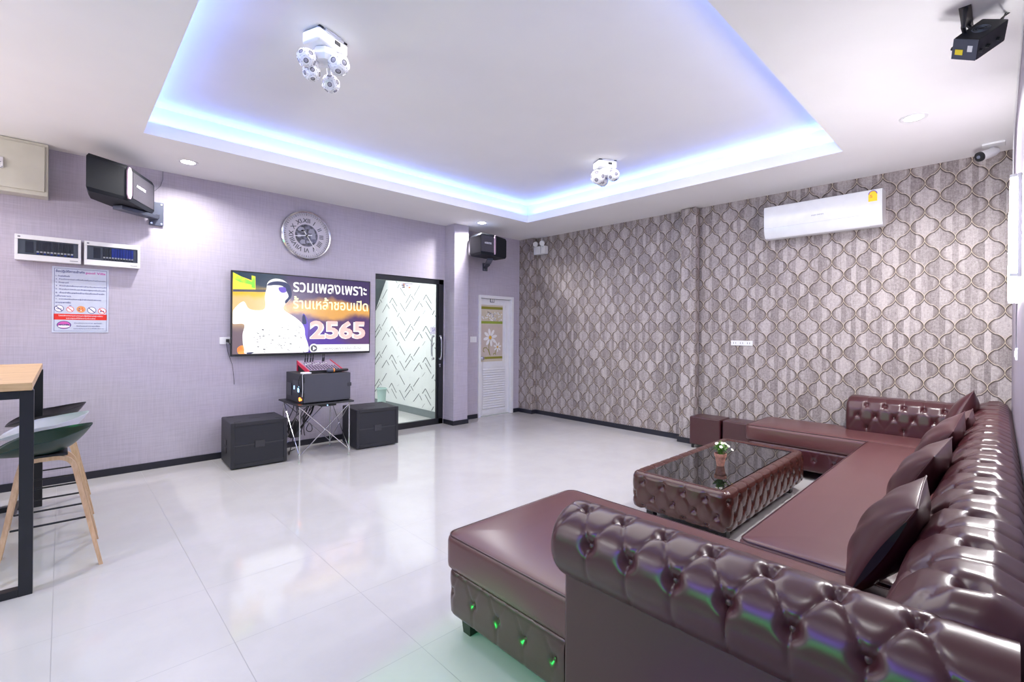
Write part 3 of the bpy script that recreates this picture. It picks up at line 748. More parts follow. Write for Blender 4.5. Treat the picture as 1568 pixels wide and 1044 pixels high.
    Y = np.concatenate([body, y1 - e + e * np.sin(ang)]); K = np.concatenate([np.ones(len(body)), .72 + .28 * np.cos(ang)])
    Y = np.concatenate([Y, [y1 + .0005] * 3]); K = np.concatenate([K, [.5, .25, .01]])
    P = np.zeros((len(Y), 70, 3)); c0 = np.array((5.755, .58))
    P[:, :, 0] = c0[0] + (pr[None, :, 0] - c0[0]) * K[:, None]; P[:, :, 2] = c0[1] + (pr[None, :, 1] - c0[1]) * K[:, None]; P[:, :, 1] = Y[:, None]
    U = np.repeat(Y[:, None], 70, 1); V = np.repeat(v[None, :], len(Y), 0)
    def vz(z): i = int(np.argmin(np.abs(pr[:, 1] - z) + (pr[:, 0] > 5.66) * 9)); return v[i]
    q1, q2, q3 = vz(.745), vz(.627), vz(.512); B = []; C = []
    for i in range(6):
        u = .376 - .1395 + .1395 * i; w = u + .07
        B += [(u, q1), (w, q2)]; 
        if i % 2: B.append((u, q3))
        for d in (-.07, .07): C += [((u, q1), (u + d, q2)), ((w, q2), (w + d, q3))]
        C += [((u, q1), (u, Lv)), ((u, q3), (u, 0))]
    tuft('backrest', P, U, V, B, C, S, L, deep=.026, mid=.005, R=.026, wb=.020, btn_r=.009)
    return S
build_sofa()

# ---- pillows
def pillow(tip, tilt, spin, label, size=.42, T=.085, zipper=True, yaw=0):
    """tip: where the upper near corner sits; the pillow lies in the plane spanned by +X and its leaning up axis"""
    n = 34
    th = thing('throw_pillow', label, 'pillow', (0, 0, 0), 0, 'leather pillows on the sofa')
    a = size / 2
    R = Matrix.Rotation(yaw, 3, 'Z') @ Matrix.Rotation(tilt, 3, 'X') @ Matrix.Rotation(PI / 2, 3, 'X') @ Matrix.Rotation(spin, 3, 'Z')
    tl = R @ Vector((-a, a, 0)); C = Vector(tip) - tl
    def P(u, v, s):
        e = 1 - .035 * (1 - v ** 2); f = 1 - .035 * (1 - u ** 2)
        t = T * (max(0, 1 - abs(u) ** 2.2) * max(0, 1 - abs(v) ** 2.2)) ** .58
        wr = .006 * math.sin(9 * u + 5 * v) * (1 - u * u) * (1 - v * v)
        return C + R @ Vector((a * u * e, a * v * f, s * (t + wr)))
    vs = []; fs = []
    N1 = n + 1
    for s in (1, -1):
        for i in range(N1):
            for j in range(N1):
                # denser sampling towards the rim
                u = math.sin(PI / 2 * (2 * i / n - 1)); v = math.sin(PI / 2 * (2 * j / n - 1))
                vs.append(P(u, v, s))
    for k in range(2):
        o = k * N1 * N1
        for i in range(n):
            for j in range(n):
                f = (o + i * N1 + j, o + (i + 1) * N1 + j, o + (i + 1) * N1 + j + 1, o + i * N1 + j + 1)
                fs.append(f if k == 0 else f[::-1])
    bot = min(v.z for v in vs); dz = .474 - bot; C.z += dz; bot = .474
    m = MB(); m.add([v + Vector((0, 0, dz)) for v in vs], fs)
    th.location = (C.x, C.y, bot)
    body = m.build('cover', 'leather', th, angle=80)
    # seam cord round the rim
    rim = [P(math.sin(PI / 2 * (2 * t / n - 1)), -1, 0) for t in range(n)] + [P(1, math.sin(PI / 2 * (2 * t / n - 1)), 0) for t in range(n)] + [P(-math.sin(PI / 2 * (2 * t / n - 1)), 1, 0) for t in range(n)] + [P(-1, -math.sin(PI / 2 * (2 * t / n - 1)), 0) for t in range(n)]
    MB().tube(rim, .0032, 6, closed=True).build('seam', 'leather', body)
    if zipper:
        pts = [P(-1, v, 0) + R @ Vector((-.002, 0, 0)) for v in np.linspace(-.8, .72, 20)]
        mm = MB(); w = R @ Vector((0, 0, 1))
        for i in range(len(pts) - 1):
            k0 = .011 * math.sin(PI * (i + .3) / 20) + .001; k1 = .011 * math.sin(PI * (i + 1.3) / 20) + .001
            mm.add([pts[i] - w * k0, pts[i] + w * k0, pts[i + 1] + w * k1, pts[i + 1] - w * k1], [(0, 1, 2, 3)])
        off = R @ Vector((-.0035, 0, 0)); mm.v = [tuple(Vector(p) + off) for p in mm.v]
        z = mm.build('zipper', 'blackmetal', body); z['label'] = 'black zipper'

    return th
pillow((2.02, .20, .835), .48, .05, 'maroon leather pillow nearest the tufted arm, black zipper showing', yaw=.06)
pillow((2.965, .235, .84), .50, .10, 'maroon leather pillow second from the tufted arm, purple sheen on its face', zipper=False, yaw=-.04)
pillow((3.86, .222, .85), .50, .22, 'maroon leather pillow in the middle of the five along the long back', zipper=False, yaw=.03)
pillow((4.40, .180, .86), .42, .04, 'maroon leather pillow fourth from the tufted arm, half hidden behind the middle one', zipper=False)
pillow((5.30, .185, .87), .36, -.30, 'maroon leather pillow furthest from the tufted arm, tip against the far back', zipper=False, yaw=-.10)

# ---- two ottoman cubes
def ottoman(y0, y1, label):
    t = thing('ottoman', label, 'ottoman', (5.765, (y0 + y1) / 2, 0), 0, 'leather cube ottomans by the papered wall')
    m = MB(); m.b2((5.625, y0, .045), (5.915, y1, .385), .014, seg=3); b = m.build('body', 'leather', t)
    m = MB(); ring = [(5.628, y0 + .003, .368), (5.912, y0 + .003, .368), (5.912, y1 - .003, .368), (5.628, y1 - .003, .368)]
    m.tube(round_path(ring, .012, 4, True), .0035, 6, closed=True); m.build('piping', 'leather', t)
    for x in (5.65, 5.89):
        for y in (y0 + .03, y1 - .03): MB().cyl((x, y, 0), (x, y, .05), .016).build('leg', 'leg', t)
ottoman(2.335, 2.71, 'maroon leather cube ottoman furthest left by the papered wall')
ottoman(1.925, 2.31, 'maroon leather cube ottoman between the other ottoman and the sofa end')

# ================================================================ coffee table
def build_table():
    x0, x1, y0, y1 = 3.155, 4.85, 1.255, 1.985
    T = thing('coffee_table', 'low tufted leather coffee table with black glass top', 'coffee table', ((x0 + x1) / 2, (y0 + y1) / 2, 0))
    path = round_path([(x0, y0), (x0, y1), (x1, y1), (x1, y0)], .075, 8, True)     # clockwise: outside on the left
    prof = [(-.088, .335), (-.082, .345), (-.066, .356), (-.045, .361), (-.022, .358), (-.006, .345), (.004, .322), (.007, .28), (.007, .20), (.005, .13), (-.002, .10), (-.018, .088), (-.05, .086)]
    P, U, V, Lu, Lv = sweep_grid(path, True, prof, .0085, 50, True)
    n = 30; sp = Lu / n; q = [vat(prof, .297), vat(prof, .192), vat(prof, .104)]
    B = []; C = []
    for i in range(n):
        u = sp * i + .04
        for k, vv in enumerate(q):
            uu = u + (sp / 2 if k == 1 else 0)
            if uu > Lu: uu -= Lu
            B.append((uu, vv))
        C += [((u, q[0]), (u - sp / 2, q[1])), ((u, q[0]), (u + sp / 2, q[1])), ((u + sp / 2, q[1]), (u, q[2])), ((u + sp / 2, q[1]), (u + sp, q[2])), ((u, q[0]), (u, .0)), ((u, q[2]), (u, Lv))]
    C += [((a[0] - Lu, a[1]), (b[0] - Lu, b[1])) for a, b in C[-6:]] + [((a[0] + Lu, a[1]), (b[0] + Lu, b[1])) for a, b in C[:6]]
    tuft('upholstered_rim', P[:, ::-1], U[:, ::-1], V[:, ::-1], B, C, T, 'leathertan', deep=.024, mid=.0075, R=.032, wb=.019, closed=True, btn_r=.0085, btn_mat='leather')
    g = .083
    m = MB(); m.b2((x0 + g, y0 + g, .342), (x1 - g, y1 - g, .350)); m.build('glass_top', 'darkglass', T)
    m = MB(); m.b2((x0 + .03, y0 + .03, .092), (x1 - .03, y1 - .03, .334), .01); m.build('frame', 'leg', T)
    for x in (x0 + .16, x1 - .16):
        for y in (y0 + .09, y1 - .09):
            MB().b2((x - .03, y - .03, 0), (x + .03, y + .03, .095), .004).build('leg', 'leg', T)
build_table()
# ---- potted plant on the glass
def build_plant():
    cx, cy, z0 = 3.83, 1.585, .350
    t = thing('potted_plant', 'small terracotta pot of white daisies on the black glass table', 'plant', (cx, cy, z0))
    M['terra'] = mat('pale_terracotta', (.58, .27, .20), .7, var=.2, vs=40); M['soil'] = mat('soil', (.04, .025, .015), .9)
    M['leaf'] = mat('fresh_green_leaf', (.13, .30, .05), .45, var=.35, vs=60); M['petal'] = mat('white_petal', (.85, .84, .78), .5); M['pollen'] = mat('yellow_flower_centre', (.8, .55, .05), .6)
    MB().lathe([(.028, 0), (.040, .072), (.0445, .073), (.047, .098), (.043, .0985), (.041, .078), (0, .078)], 28, 0, Matrix.Translation((cx, cy, z0))).build('pot', 'terra', t)
    MB().lathe([(0, .086), (.042, .084)], 20, 0, Matrix.Translation((cx, cy, z0))).build('soil', 'soil', t)
    rr = random.Random(5); m = MB(); st = MB(); tips = []
    for k in range(44):
        a = rr.uniform(0, 2 * PI); rad = rr.uniform(.01, .062); hgt = rr.uniform(.03, .098) * (1 - rad * 3)
        p0 = Vector((cx + .02 * math.cos(a) * rr.random(), cy + .02 * math.sin(a) * rr.random(), z0 + .085)); p1 = Vector((cx + rad * math.cos(a), cy + rad * math.sin(a), z0 + .10 + hgt))
        mid = (p0 + p1) / 2 + Vector((0, 0, .015)); st.tube([p0, mid, p1], .0012, 5); tips.append((p1, a))
        for q in range(5):
            s = rr.uniform(.35, 1); c = p0.lerp(p1, s) + Vector((0, 0, .012 * math.sin(PI * s))); b = rr.uniform(0, 2 * PI); L = rr.uniform(.014, .026); w = L * .33; el = rr.uniform(-.2, .9)
            d = Vector((math.cos(b) * math.cos(el), math.sin(b) * math.cos(el), math.sin(el))); sd = d.cross(Vector((0, 0, 1))).normalized() * w; upv = sd.cross(d).normalized() * .002
            m.add([c, c + d * L * .45 + sd, c + d * L, c + d * L * .45 - sd, c + d * L * .45 - upv], [(0, 1, 4), (1, 2, 4), (2, 3, 4), (3, 0, 4)])
    fol = m.build('foliage', 'leaf', t, angle=80); st.build('stems', 'leaf', t)
    fr = random.Random(9)
    for ang, rad, hh in ((2.3, .03, .115), (4.2, .02, .125), (5.2, .035, .118), (-.6, .062, .09), (-1.1, .085, .055), (3.6, .055, .095), (1.2, .04, .11), (4.8, .06, .10), (.4, .045, .10)):
        c = Vector((cx + rad * math.cos(ang), cy + rad * math.sin(ang), z0 + .095 + hh * .7)); n = Vector((math.cos(ang) * .5 - .4, math.sin(ang) * .5 - .3, .9)).normalized(); qn = n.to_track_quat('Z', 'Y')
        m = MB()
        for k in range(9):
            b = 2 * PI * k / 9; d = qn @ Vector((math.cos(b), math.sin(b), .15)); s = qn @ Vector((-math.sin(b), math.cos(b), 0)) * .0035
            m.add([c, c + d * .009 + s, c + d * .0155, c + d * .009 - s], [(0, 1, 2, 3)])
        m.cyl(c - n * .001, c + n * .003, .004, n=10, m=1); st2 = m.build('flower', ['petal', 'pollen'], t)
        MB().tube([Vector((cx + .3 * rad * math.cos(ang), cy + .3 * rad * math.sin(ang), z0 + .085)), c - n * .001], .0012, 5).build('stem', 'leaf', st2)
build_plant()
# ================================================================ fittings on the back wall
def build_tv():
    x0, x1, z0, z1 = 1.338, 2.975, 1.114, 2.063; yf = 5.865
    T = thing('television', 'large flat television on the lavender wall showing a music video title', 'television', ((x0 + x1) / 2, 5.90, z0))
    m = MB(); m.b2((x0, yf, z0), (x1, yf + .03, z1), .004); m.b2((x0 + .3, yf + .03, z0 + .15), (x1 - .3, YA - .012, z1 - .25), .01); m.b2((1.9, YA - .014, 1.4), (2.4, YA - .001, 1.8))
    m.build('casing', 'black', T)
    b = .014; sx0, sx1, sz0, sz1 = x0 + b, x1 - b, z0 + .024, z1 - b
    W_, H_ = sx1 - sx0, sz1 - sz0
    # screen image: soft coloured backdrop
    mt, nt, bs = new_mat('screen_backdrop'); p = geoco(nt); X, Y, Z = sep(nt, p)
    u = (X - sx0) / W_; v = (Z - sz0) / H_
    wob = E(nt, noise(nt, p, 5, 3)) * .16 - .08
    navy = (.055, .035, .12)
    c = mix_rgb(nt, E(nt, ramp(nt, v.o, .0, 1)).o, (.14, .07, .20), navy)
    left = E(nt, ramp(nt, (u + wob).o, .40, .30))
    c2 = mix_rgb(nt, ramp(nt, (v + wob).o, .25, .55), (.22, .16, .20), (.95, .62, .28)); c2 = mix_rgb(nt, ramp(nt, (v + wob).o, .66, .74), c2, (.95, .60, .05)); c2 = mix_rgb(nt, ramp(nt, (v + u * .5 + wob).o, .82, .95), c2, (.02, .05, .09))
    c = mix_rgb(nt, left.o, c, c2)
    glow = E(nt, ramp(nt, ((v - .58).op('ABSOLUTE') + (u - .70).op('ABSOLUTE') * .16 + wob).o, .17, .07)) * E(nt, ramp(nt, u.o, .30, .42))
    c = mix_rgb(nt, (glow * .85).o, c, (.95, .48, .10))
    lo = E(nt, ramp(nt, (v + (u - .52).op('ABSOLUTE') * 1.2).o, .55, .35)) * E(nt, ramp(nt, (u + 0).o, .45, .50))
    c = mix_rgb(nt, (lo * .8).o, c, (.10, .05, .42))
    lnk(nt, c, bs.inputs['Emission Color']); bs.inputs['Emission Strength'].default_value = .78; bs.inputs['Base Color'].default_value = (.005, .005, .005, 1); bs.inputs['Roughness'].default_value = .2
    m = MB(); m.b2((sx0, yf - .0012, sz0), (sx1, yf + .001, sz1)); scr = m.build('screen', mt, T)
    def S(px, py): return (sx0 + (px - 33) / (1482 - 33) * W_, None), sz1
    # crop pixel -> screen coordinates (perspective of the crop is nearly affine within each column)
    def sc(cx, cy):
        px, py = 350 + cx / 6.817, 410 + cy / 6.817
        dx, dy = px - 784, py - 507; c_, s_ = math.cos(ROLL), math.sin(ROLL)
        uu = (dx * c_ + dy * s_) / FPX; vv = -(-dx * s_ + dy * c_) / FPX
        rx, ry = math.cos(YAW) + uu * math.sin(YAW), math.sin(YAW) - uu * math.cos(YAW); t = yf / ry
        return rx * t, CAM_H + vv * t
    L = {'w': emis('screen_white', (1, 1, 1), .85), 'wd': emis('screen_pale', (1, .97, .93), 1.0, 30, (.95, .85, .9)), 'dk': emis('screen_dark', (.07, .07, .10), 1), 'nv': emis('screen_navy', (.02, .03, .10), 1), 'gr': emis('screen_green', (.22, .75, .05), 1, 8, (.7, .85, .02)),
         'or': emis('screen_orange', (.95, .22, .05), 1, 9, (.9, .45, .1)), 'ye': emis('screen_yellow', (1, .93, .45), 1.3), 'pk': emis('screen_pink', (.95, .50, .48), 1.0), 'vi': emis('screen_violet', (.13, .08, .5), 1), 'gy': emis('screen_grey', (.22, .20, .25), 1), 'yg': emis('screen_gold', (.95, .75, .05), 1)}
    keys = list(L)
    m = MB()
    def poly(pts, k, lay):
        w = [sc(*q) for q in pts]; w = [(min(max(x, sx0 + .002), sx1 - .002), min(max(z, sz0 + .002), sz1 - .002)) for x, z in w]; m.add([(x, yf - .0012 - .0004 * lay, z) for x, z in w], [tuple(range(len(w)))], keys.index(k))
    def smooth(pts, n=5):
        out = []; N = len(pts)
        for i in range(N):
            p0, p1, p2, p3 = [Vector(pts[(i + k) % N]) for k in (-1, 0, 1, 2)]
            for q in range(n):
                t = q / n; out.append(tuple(.5 * ((2 * p1) + (p2 - p0) * t + (2 * p0 - 5 * p1 + 4 * p2 - p3) * t * t + (3 * p1 - p0 - 3 * p2 + p3) * t ** 3)))
        return out
    poly([(42, 45), (80, 70), (240, 130), (245, 80), (280, 90), (282, 235), (40, 240)], 'yg', .5)
    poly([(42, 45), (250, 150), (250, 180), (120, 150), (42, 110)], 'gr', 1); poly([(240, 80), (275, 90), (277, 215), (240, 205)], 'gr', 1.2)
    poly([(40, 222), (400, 228), (400, 252), (40, 248)], 'dk', 1.4)
    poly(smooth([(90, 840), (150, 810), (200, 880), (210, 915), (110, 905)]), 'or', 1)
    poly(smooth([(770, 500), (800, 495), (830, 600), (820, 780), (800, 860), (770, 700)]), 'vi', 1)
    poly(smooth([(770, 510), (785, 490), (800, 510), (812, 580), (770, 580)]), 'nv', 1.2)
    # figure seen from behind a blown-out light
    poly(smooth([(395, 215), (410, 150), (470, 115), (560, 125), (625, 175), (650, 240), (640, 330), (590, 380), (580, 440), (700, 520), (780, 600), (798, 700), (795, 905), (230, 915), (160, 840), (145, 700), (160, 590), (30, 580), (28, 470), (150, 350), (220, 430), (370, 430), (378, 300)]), 'w', 2)
    poly(smooth([(400, 180), (440, 150), (520, 140), (610, 160), (650, 220), (655, 300), (600, 370), (590, 345), (625, 300), (600, 240), (560, 190), (480, 180), (430, 185)]), 'nv', 3)
    poly(smooth([(525, 205), (590, 205), (600, 250), (560, 260), (530, 240)]), 'vi', 4)
    poly(smooth([(190, 885), (260, 880), (240, 895), (200, 900)]), 'nv', 3.2)
    rr = random.Random(11)
    for k in range(120):
        cx = rr.uniform(260, 785); cy = rr.uniform(585, 880); r = rr.uniform(3, 10) * (.7 if k % 3 else 1); a = rr.uniform(0, 3)
        if k % 2 and cy < 640: continue
        poly([(cx + r * (1.6 * math.cos(a + t) if 1 else 0), cy + r * .7 * math.sin(a * 2 + t)) for t in (0, 1.2, 2.6, 3.6, 5.1)], 'gy' if k % 3 else 'dk', 3)
    poly([(890, 800), (1475, 796), (1475, 866), (890, 880)], 'w', 2)
    poly([(890 + 48 * math.cos(t), 840 + 48 * math.sin(t)) for t in np.linspace(0, 2 * PI, 24)[:-1]], 'w', 3)
    poly([(890 + 34 * math.cos(t), 840 + 34 * math.sin(t)) for t in np.linspace(0, 2 * PI, 24)[:-1]], 'dk', 3.6)
    poly([(880, 818), (880, 862), (915, 840)], 'w', 4.2)
    m.build('picture', [L[k] for k in keys], scr)
    m = MB()
    def line(body, a, b, hgt, k, lay, off=0., shadow=None):
        (xa, za), (xb, zb) = sc(*a), sc(*b)
        for kk, dx, dz, l2, oo in (([(shadow[0], shadow[1], shadow[2], lay - .6, shadow[3])] if shadow else []) + [(k, 0, 0, lay, off)]):
            m.text(body, .1, TB(xa + dx, yf - .0012 - .0004 * l2 - .0002, za + dz), keys.index(kk), fit=(xb - xa, hgt), off=oo, ext=.0)
    line('รวมเพลงเพราะ', (672, 250), (1440, 290), .118, 'w', 5, .0016)
    line('ร้านเหล้าชอบเปิด', (672, 425), (1452, 462), .150, 'ye', 5, .0012)
    m.build('title_lettering', [L[k] for k in keys], scr); m = MB()
    line('2565', (850, 742), (1425, 730), .228, 'pk', 6, .0025, ('w', -.006, -.004, .0055))
    m.build('year_lettering', [L[k] for k in keys], scr); m = MB()
    line('เพลงเพราะต่อเนื่อง', (985, 855), (1380, 848), .036, 'gy', 5)
    m.build('small_lettering', [L[k] for k in keys], scr)
    MB().text('SAMSUNG', .02, TB(2.09, yf - .001, z0 + .006), 0, fit=(.09, .010)).build('maker_mark', 'midgrey', T) if False else None
build_tv()
def build_clock():
    cx, cz, R = 2.162, 2.567, .294
    M['cface'] = mat('silver_clock_face', (.50, .47, .54), .4, vs=60); M['cglobe'] = mat('dark_globe_print', (.085, .085, .13), .35, var=.8, vs=22); M['cland'] = mat('pale_map_print', (.26, .26, .34), .35)
    T = thing('wall_clock', 'round silver wall clock with roman numerals and dark globe centre', 'clock', (cx, 5.92, cz - R))
    Q = Matrix.Translation((cx, YA - .002, cz)) @ Matrix.Rotation(PI / 2, 4, 'X')       # local z points into the room
    MB().lathe([(R, .0), (R + .004, .012), (R + .002, .034), (R - .008, .044), (R - .020, .040), (R - .026, .026), (R - .028, .018)], 72, 0, Q, open=True).build('rim', 'chrome', T)
    m = MB(); m.lathe([(0, .014), (R - .024, .014)], 60, 0, Q)
    for k in range(60):
        a = 2 * PI * k / 60; r0, r1 = R - .050, R - .034; w = .0035 if k % 5 else .007
        c, s = math.sin(a), math.cos(a); m.add([(r0 * c - w * s * .5, r0 * s + w * c * .5, .0150), (r0 * c + w * s * .5, r0 * s - w * c * .5, .0150), (r1 * c + w * s * .5, r1 * s - w * c * .5, .0150), (r1 * c - w * s * .5, r1 * s + w * c * .5, .0150)], [(0, 1, 2, 3)], 1, Q)
    face = m.build('dial', ['cface', 'black'], T)
    m = MB()
    for i, n in enumerate(['XII', 'I', 'II', 'III', 'IIII', 'V', 'VI', 'VII', 'VIII', 'IX', 'X', 'XI']):
        a = -2 * PI * i / 12; m.text(n, .075, Q @ Matrix.Rotation(a, 4, 'Z') @ Matrix.Translation((0, .155, .0152)), 0, align='CENTER', off=.0008)
    m.build('numerals', 'darkgrey', face)
    m = MB(); m.lathe([(0, .0155), (.132, .0155), (.135, .0150)], 48, 0, Q)
    rr = random.Random(4)
    for cx2, cy2, rx, ry in ((-.06, .07, .04, .035), (-.03, .05, .03, .02), (.06, .06, .035, .04), (.085, .0, .03, .05), (-.04, -.08, .03, .035), (.03, -.075, .04, .02), (-.09, -.01, .02, .03)):
        m.add([(cx2 + rx * math.cos(t) * (1 + .3 * math.sin(3 * t + cx2 * 50)), cy2 + ry * math.sin(t) * (1 + .3 * math.cos(2 * t)), .0160) for t in np.linspace(0, 2 * PI, 18)[:-1]], [tuple(range(17))], 1, Q)
    m.build('globe_print', ['cglobe', 'cland'], face)
    for nm, a, L, w in (('minute_hand', math.radians(147), .235, .0048), ('hour_hand', math.radians(261), .150, .006)):
        m = MB(); q = Q @ Matrix.Rotation(-a, 4, 'Z')
        m.add([(-w, -.065, .022), (w, -.065, .022), (w * .6, L, .022), (-w * .6, L, .022), (-w, -.065, .0235), (w, -.065, .0235), (w * .6, L, .0235), (-w * .6, L, .0235)], [(3, 2, 1, 0), (4, 5, 6, 7), (0, 1, 5, 4), (1, 2, 6, 5), (2, 3, 7, 6), (3, 0, 4, 7)], 0, q)
        m.cyl((0, 0, .016), (0, 0, .025), .010, T=Q); m.build(nm, 'white', T)
build_clock()
M['breaker'] = mat('dark_breaker_plastic', (.05, .055, .085), .35); M['blueb'] = mat('blue_breaker_toggle', (.03, .07, .55), .35); M['smoke'] = mat('smoky_cover', (.20, .22, .28), .15)
def breaker_box(x0, x1, label, blue_top):
    z0, z1, y0 = 2.0, 2.22, YA - .085
    T = thing('breaker_box', label, 'electrical panel', ((x0 + x1) / 2, YA - .04, z0), 0, 'white breaker boxes on the lavender wall')
    m = MB(); a, b, c, d = x0 + .02, x1 - .02, z0 + .05, z1 - .04
    m.b2((x0, y0 + .03, z0), (x1, YA - .001, z1), .006)
    for lo, hi in (((x0, z0), (x1, c)), ((x0, d), (x1, z1)), ((x0, c), (a, d)), ((b, c), (x1, d))): m.b2((lo[0], y0, lo[1]), (hi[0], y0 + .032, hi[1]), .003)
    m.build('housing', 'white', T)
    m = MB(); m.b2((a, y0 + .018, c), (b, y0 + .031, d), m=0)
    m.b2((a + .045, y0 + .010, c + .018), (a + .095, y0 + .02, d - .012), .002, m=1)
    n = 11; w0 = a + .11; ww = (b - .03 - w0) / n
    for k in range(n):
        x = w0 + ww * k; m.b2((x + .001, y0 + .008, c + .03), (x + ww - .001, y0 + .02, d - .01), .001, m=2 if not (blue_top and 3 <= k) else 3)
        m.b2((x + .003, y0 + .002, c + .022), (x + ww - .003, y0 + .012, c + .036), .001, m=4)
        m.b2((x + .004, y0 + .006, c + .008), (x + ww - .004, y0 + .012, c + .020), .001, m=(3 if (k % 2 == 0 and not blue_top) else 1))
    m.build('breakers', ['smoke', 'breaker', 'breaker', 'blueb', 'whitegloss'], T)
    m = MB(); m.text('SAFE', .014, TB(x0 + .02, y0 - .001, z1 - .028), 0) if False else m.b2((x0 + .018, y0 - .0006, z1 - .026), (x0 + .034, y0, z1 - .014)); m.b2((x1 - .075, y0 - .0006, z0 + .018), (x1 - .02, y0, z0 + .023)); m.build('maker_label', 'midgrey', T)
    m = MB(); m.b2((a, y0 + .0005, c), (b, y0 + .003, d)); m.build('clear_cover', 'glass', T)
breaker_box(-.298, .123, 'white breaker box on the left with dark and blue switches behind a window', False)
breaker_box(.144, .550, 'white breaker box on the right with a bright blue row of switches', True)
def build_sign():
    x0, x1, z0, z1 = -.067, .322, 1.373, 1.972; y = YA - .004
    T = thing('notice_sign', 'white printed notice with red band below the breaker boxes', 'sign', ((x0 + x1) / 2, YA, z0))
    M['spaper'] = mat('pale_blue_sign_board', (.56, .60, .72), .35, var=.03); M['snavy'] = mat('navy_print', (.05, .06, .22), .5); M['smag'] = mat('magenta_print', (.60, .10, .42), .5); M['sred'] = mat('red_print', (.72, .03, .02), .45); M['swhite'] = mat('white_sign_print', (.82, .80, .84), .45); M['sor'] = mat('orange_sign_print', (.75, .32, .12), .45)
    MB().b2((x0, y, z0), (x1, YA - .0005, z1), .001).build('board', 'spaper', T)
    w, h = x1 - x0, z1 - z0; m = MB(); yy = y - .0004
    def fx(u): return x0 + u * w
    def fz(v): return z1 - v * h
    for a, b, c, d in ((.035, .025, .965, .029), (.035, .975, .965, .979), (.035, .025, .042, .979), (.958, .025, .965, .979)): m.b2((fx(a), yy, fz(d)), (fx(c), y, fz(b)), m=0)
    m.text('ข้อปฏิบัติการเข้าพัก', .03, TB(fx(.06), yy, fz(.095)), 0, fit=(.50 * w, .030), off=.0006)
    m.text('pool Villa', .03, TB(fx(.58), yy, fz(.098)), 1, fit=(.36 * w, .026), off=.0006)
    lines = [('1.  ห้ามส่งเสียงดัง', .24), ('2.  ห้ามนำอาหารและเครื่องดื่มลงในสระว่ายน้ำทุกชนิด', .88), ('3.  ห้ามสูบบุหรี่', .22), ('4.  ห้ามนำสัตว์เลี้ยงทุกชนิดเข้ามาในบริเวณบ้านพัก', .90), ('5.  ห้ามเล่นการพนันและสิ่งผิดกฎหมายในบ้านพัก', .88), ('6.  ห้ามนำสิ่งเสพติดเข้ามาในบริเวณบ้านพัก', .86), ('     เด็ดขาด', .26), ('7.  หากทรัพย์สินเสียหายผู้เข้าพักต้องรับผิดชอบ', .80), ('     ตามราคาจริง', .26)]
    for i, (t, l) in enumerate(lines): m.text(t, .02, TB(fx(.06), yy, fz(.152 + i * .0505)), 0, fit=(l * w, .0155), off=.0002)
    def ring(cu, cv, r, mi, fill=None, slash=True):
        cx, cz = fx(cu), fz(cv); n = 20
        if fill is not None: m.add([(cx + r * math.cos(t), yy - .0002, cz + r * math.sin(t)) for t in np.linspace(0, 2 * PI, n + 1)[:-1]], [tuple(range(n))], fill)
        vs = []; 
        for rr in (r, r * .86): vs += [(cx + rr * math.cos(t), yy - .0004, cz + rr * math.sin(t)) for t in np.linspace(0, 2 * PI, n + 1)[:-1]]
        m.add(vs, [(i, (i + 1) % n, n + (i + 1) % n, n + i) for i in range(n)], mi)
        if slash:
            q = r * .68; s = r * .07; m.add([(cx - q - s, yy - .0006, cz + q - s), (cx - q + s, yy - .0006, cz + q + s), (cx + q + s, yy - .0006, cz - q + s), (cx + q - s, yy - .0006, cz - q - s)], [(0, 1, 2, 3)], mi)
    ring(.12, .635, .032, 0, 3); m.b2((fx(.12) - .018, yy - .0003, fz(.645)), (fx(.12) + .018, yy, fz(.638)), m=5)
    ring(.31, .645, .026, 2, 3); m.b2((fx(.29), yy - .0002, fz(.59)), (fx(.33), yy, fz(.582)), m=0)
    ring(.50, .64, .031, 4, 4, False)
    for k, (a, b) in enumerate(((-.012, .006), (.008, .010), (.0, -.012), (.012, -.006), (-.014, -.010))): m.b2((fx(.5) + a - .004, yy - .0006, fz(.64) + b - .004), (fx(.5) + a + .004, yy - .0003, fz(.64) + b + .004), m=(5, 2, 3, 2, 5)[k])
    ring(.69, .65, .032, 0, 3); ring(.88, .66, .030, 2, 3); m.b2((fx(.88) - .014, yy - .0003, fz(.665)), (fx(.88) + .014, yy, fz(.655)), m=0); m.b2((fx(.88) - .012, yy - .0003, fz(.68)), (fx(.88) - .006, yy, fz(.66)), m=0); m.b2((fx(.88) + .006, yy - .0003, fz(.68)), (fx(.88) + .012, yy, fz(.66)), m=0)
    m.b2((fx(.03), yy, fz(.805)), (fx(.97), y, fz(.715)), m=2)
    m.text('โปรดรักษาความสะอาดและปฏิบัติตามกฎระเบียบ', .02, TB(fx(.11), yy - .0004, fz(.757)), 3, fit=(.78 * w, .016), off=.0003); m.text('ขอบคุณที่ให้ความร่วมมือ', .02, TB(fx(.24), yy - .0004, fz(.795)), 3, fit=(.52 * w, .015), off=.0003)
    cx, cz = fx(.205), fz(.885); n = 30
    for rx, rz, mi, l in ((.048, .036, 0, 2), (.042, .031, 1, 3), (.040, .014, 3, 4)): m.add([(cx + rx * math.cos(t), yy - .0002 * l, cz + rz * math.sin(t) - (.012 if l == 4 else 0)) for t in np.linspace(0, 2 * PI, n + 1)[:-1]], [tuple(range(n))], mi)
    m.text('MALINEE', .02, TB(cx - .034, yy - .0011, cz - .005), 0, fit=(.068, .014), off=.0006)
    for i, (t, a, l) in enumerate((('บ้านพักตากอากาศ พูลวิลล่า', .38, .50), ('ติดต่อสอบถามรายละเอียด', .42, .42), ('ขอบคุณทุกท่านที่ใช้บริการ', .37, .54))): m.text(t, .02, TB(fx(a), yy, fz(.868 + i * .042)), 0, fit=(l * w, .014))
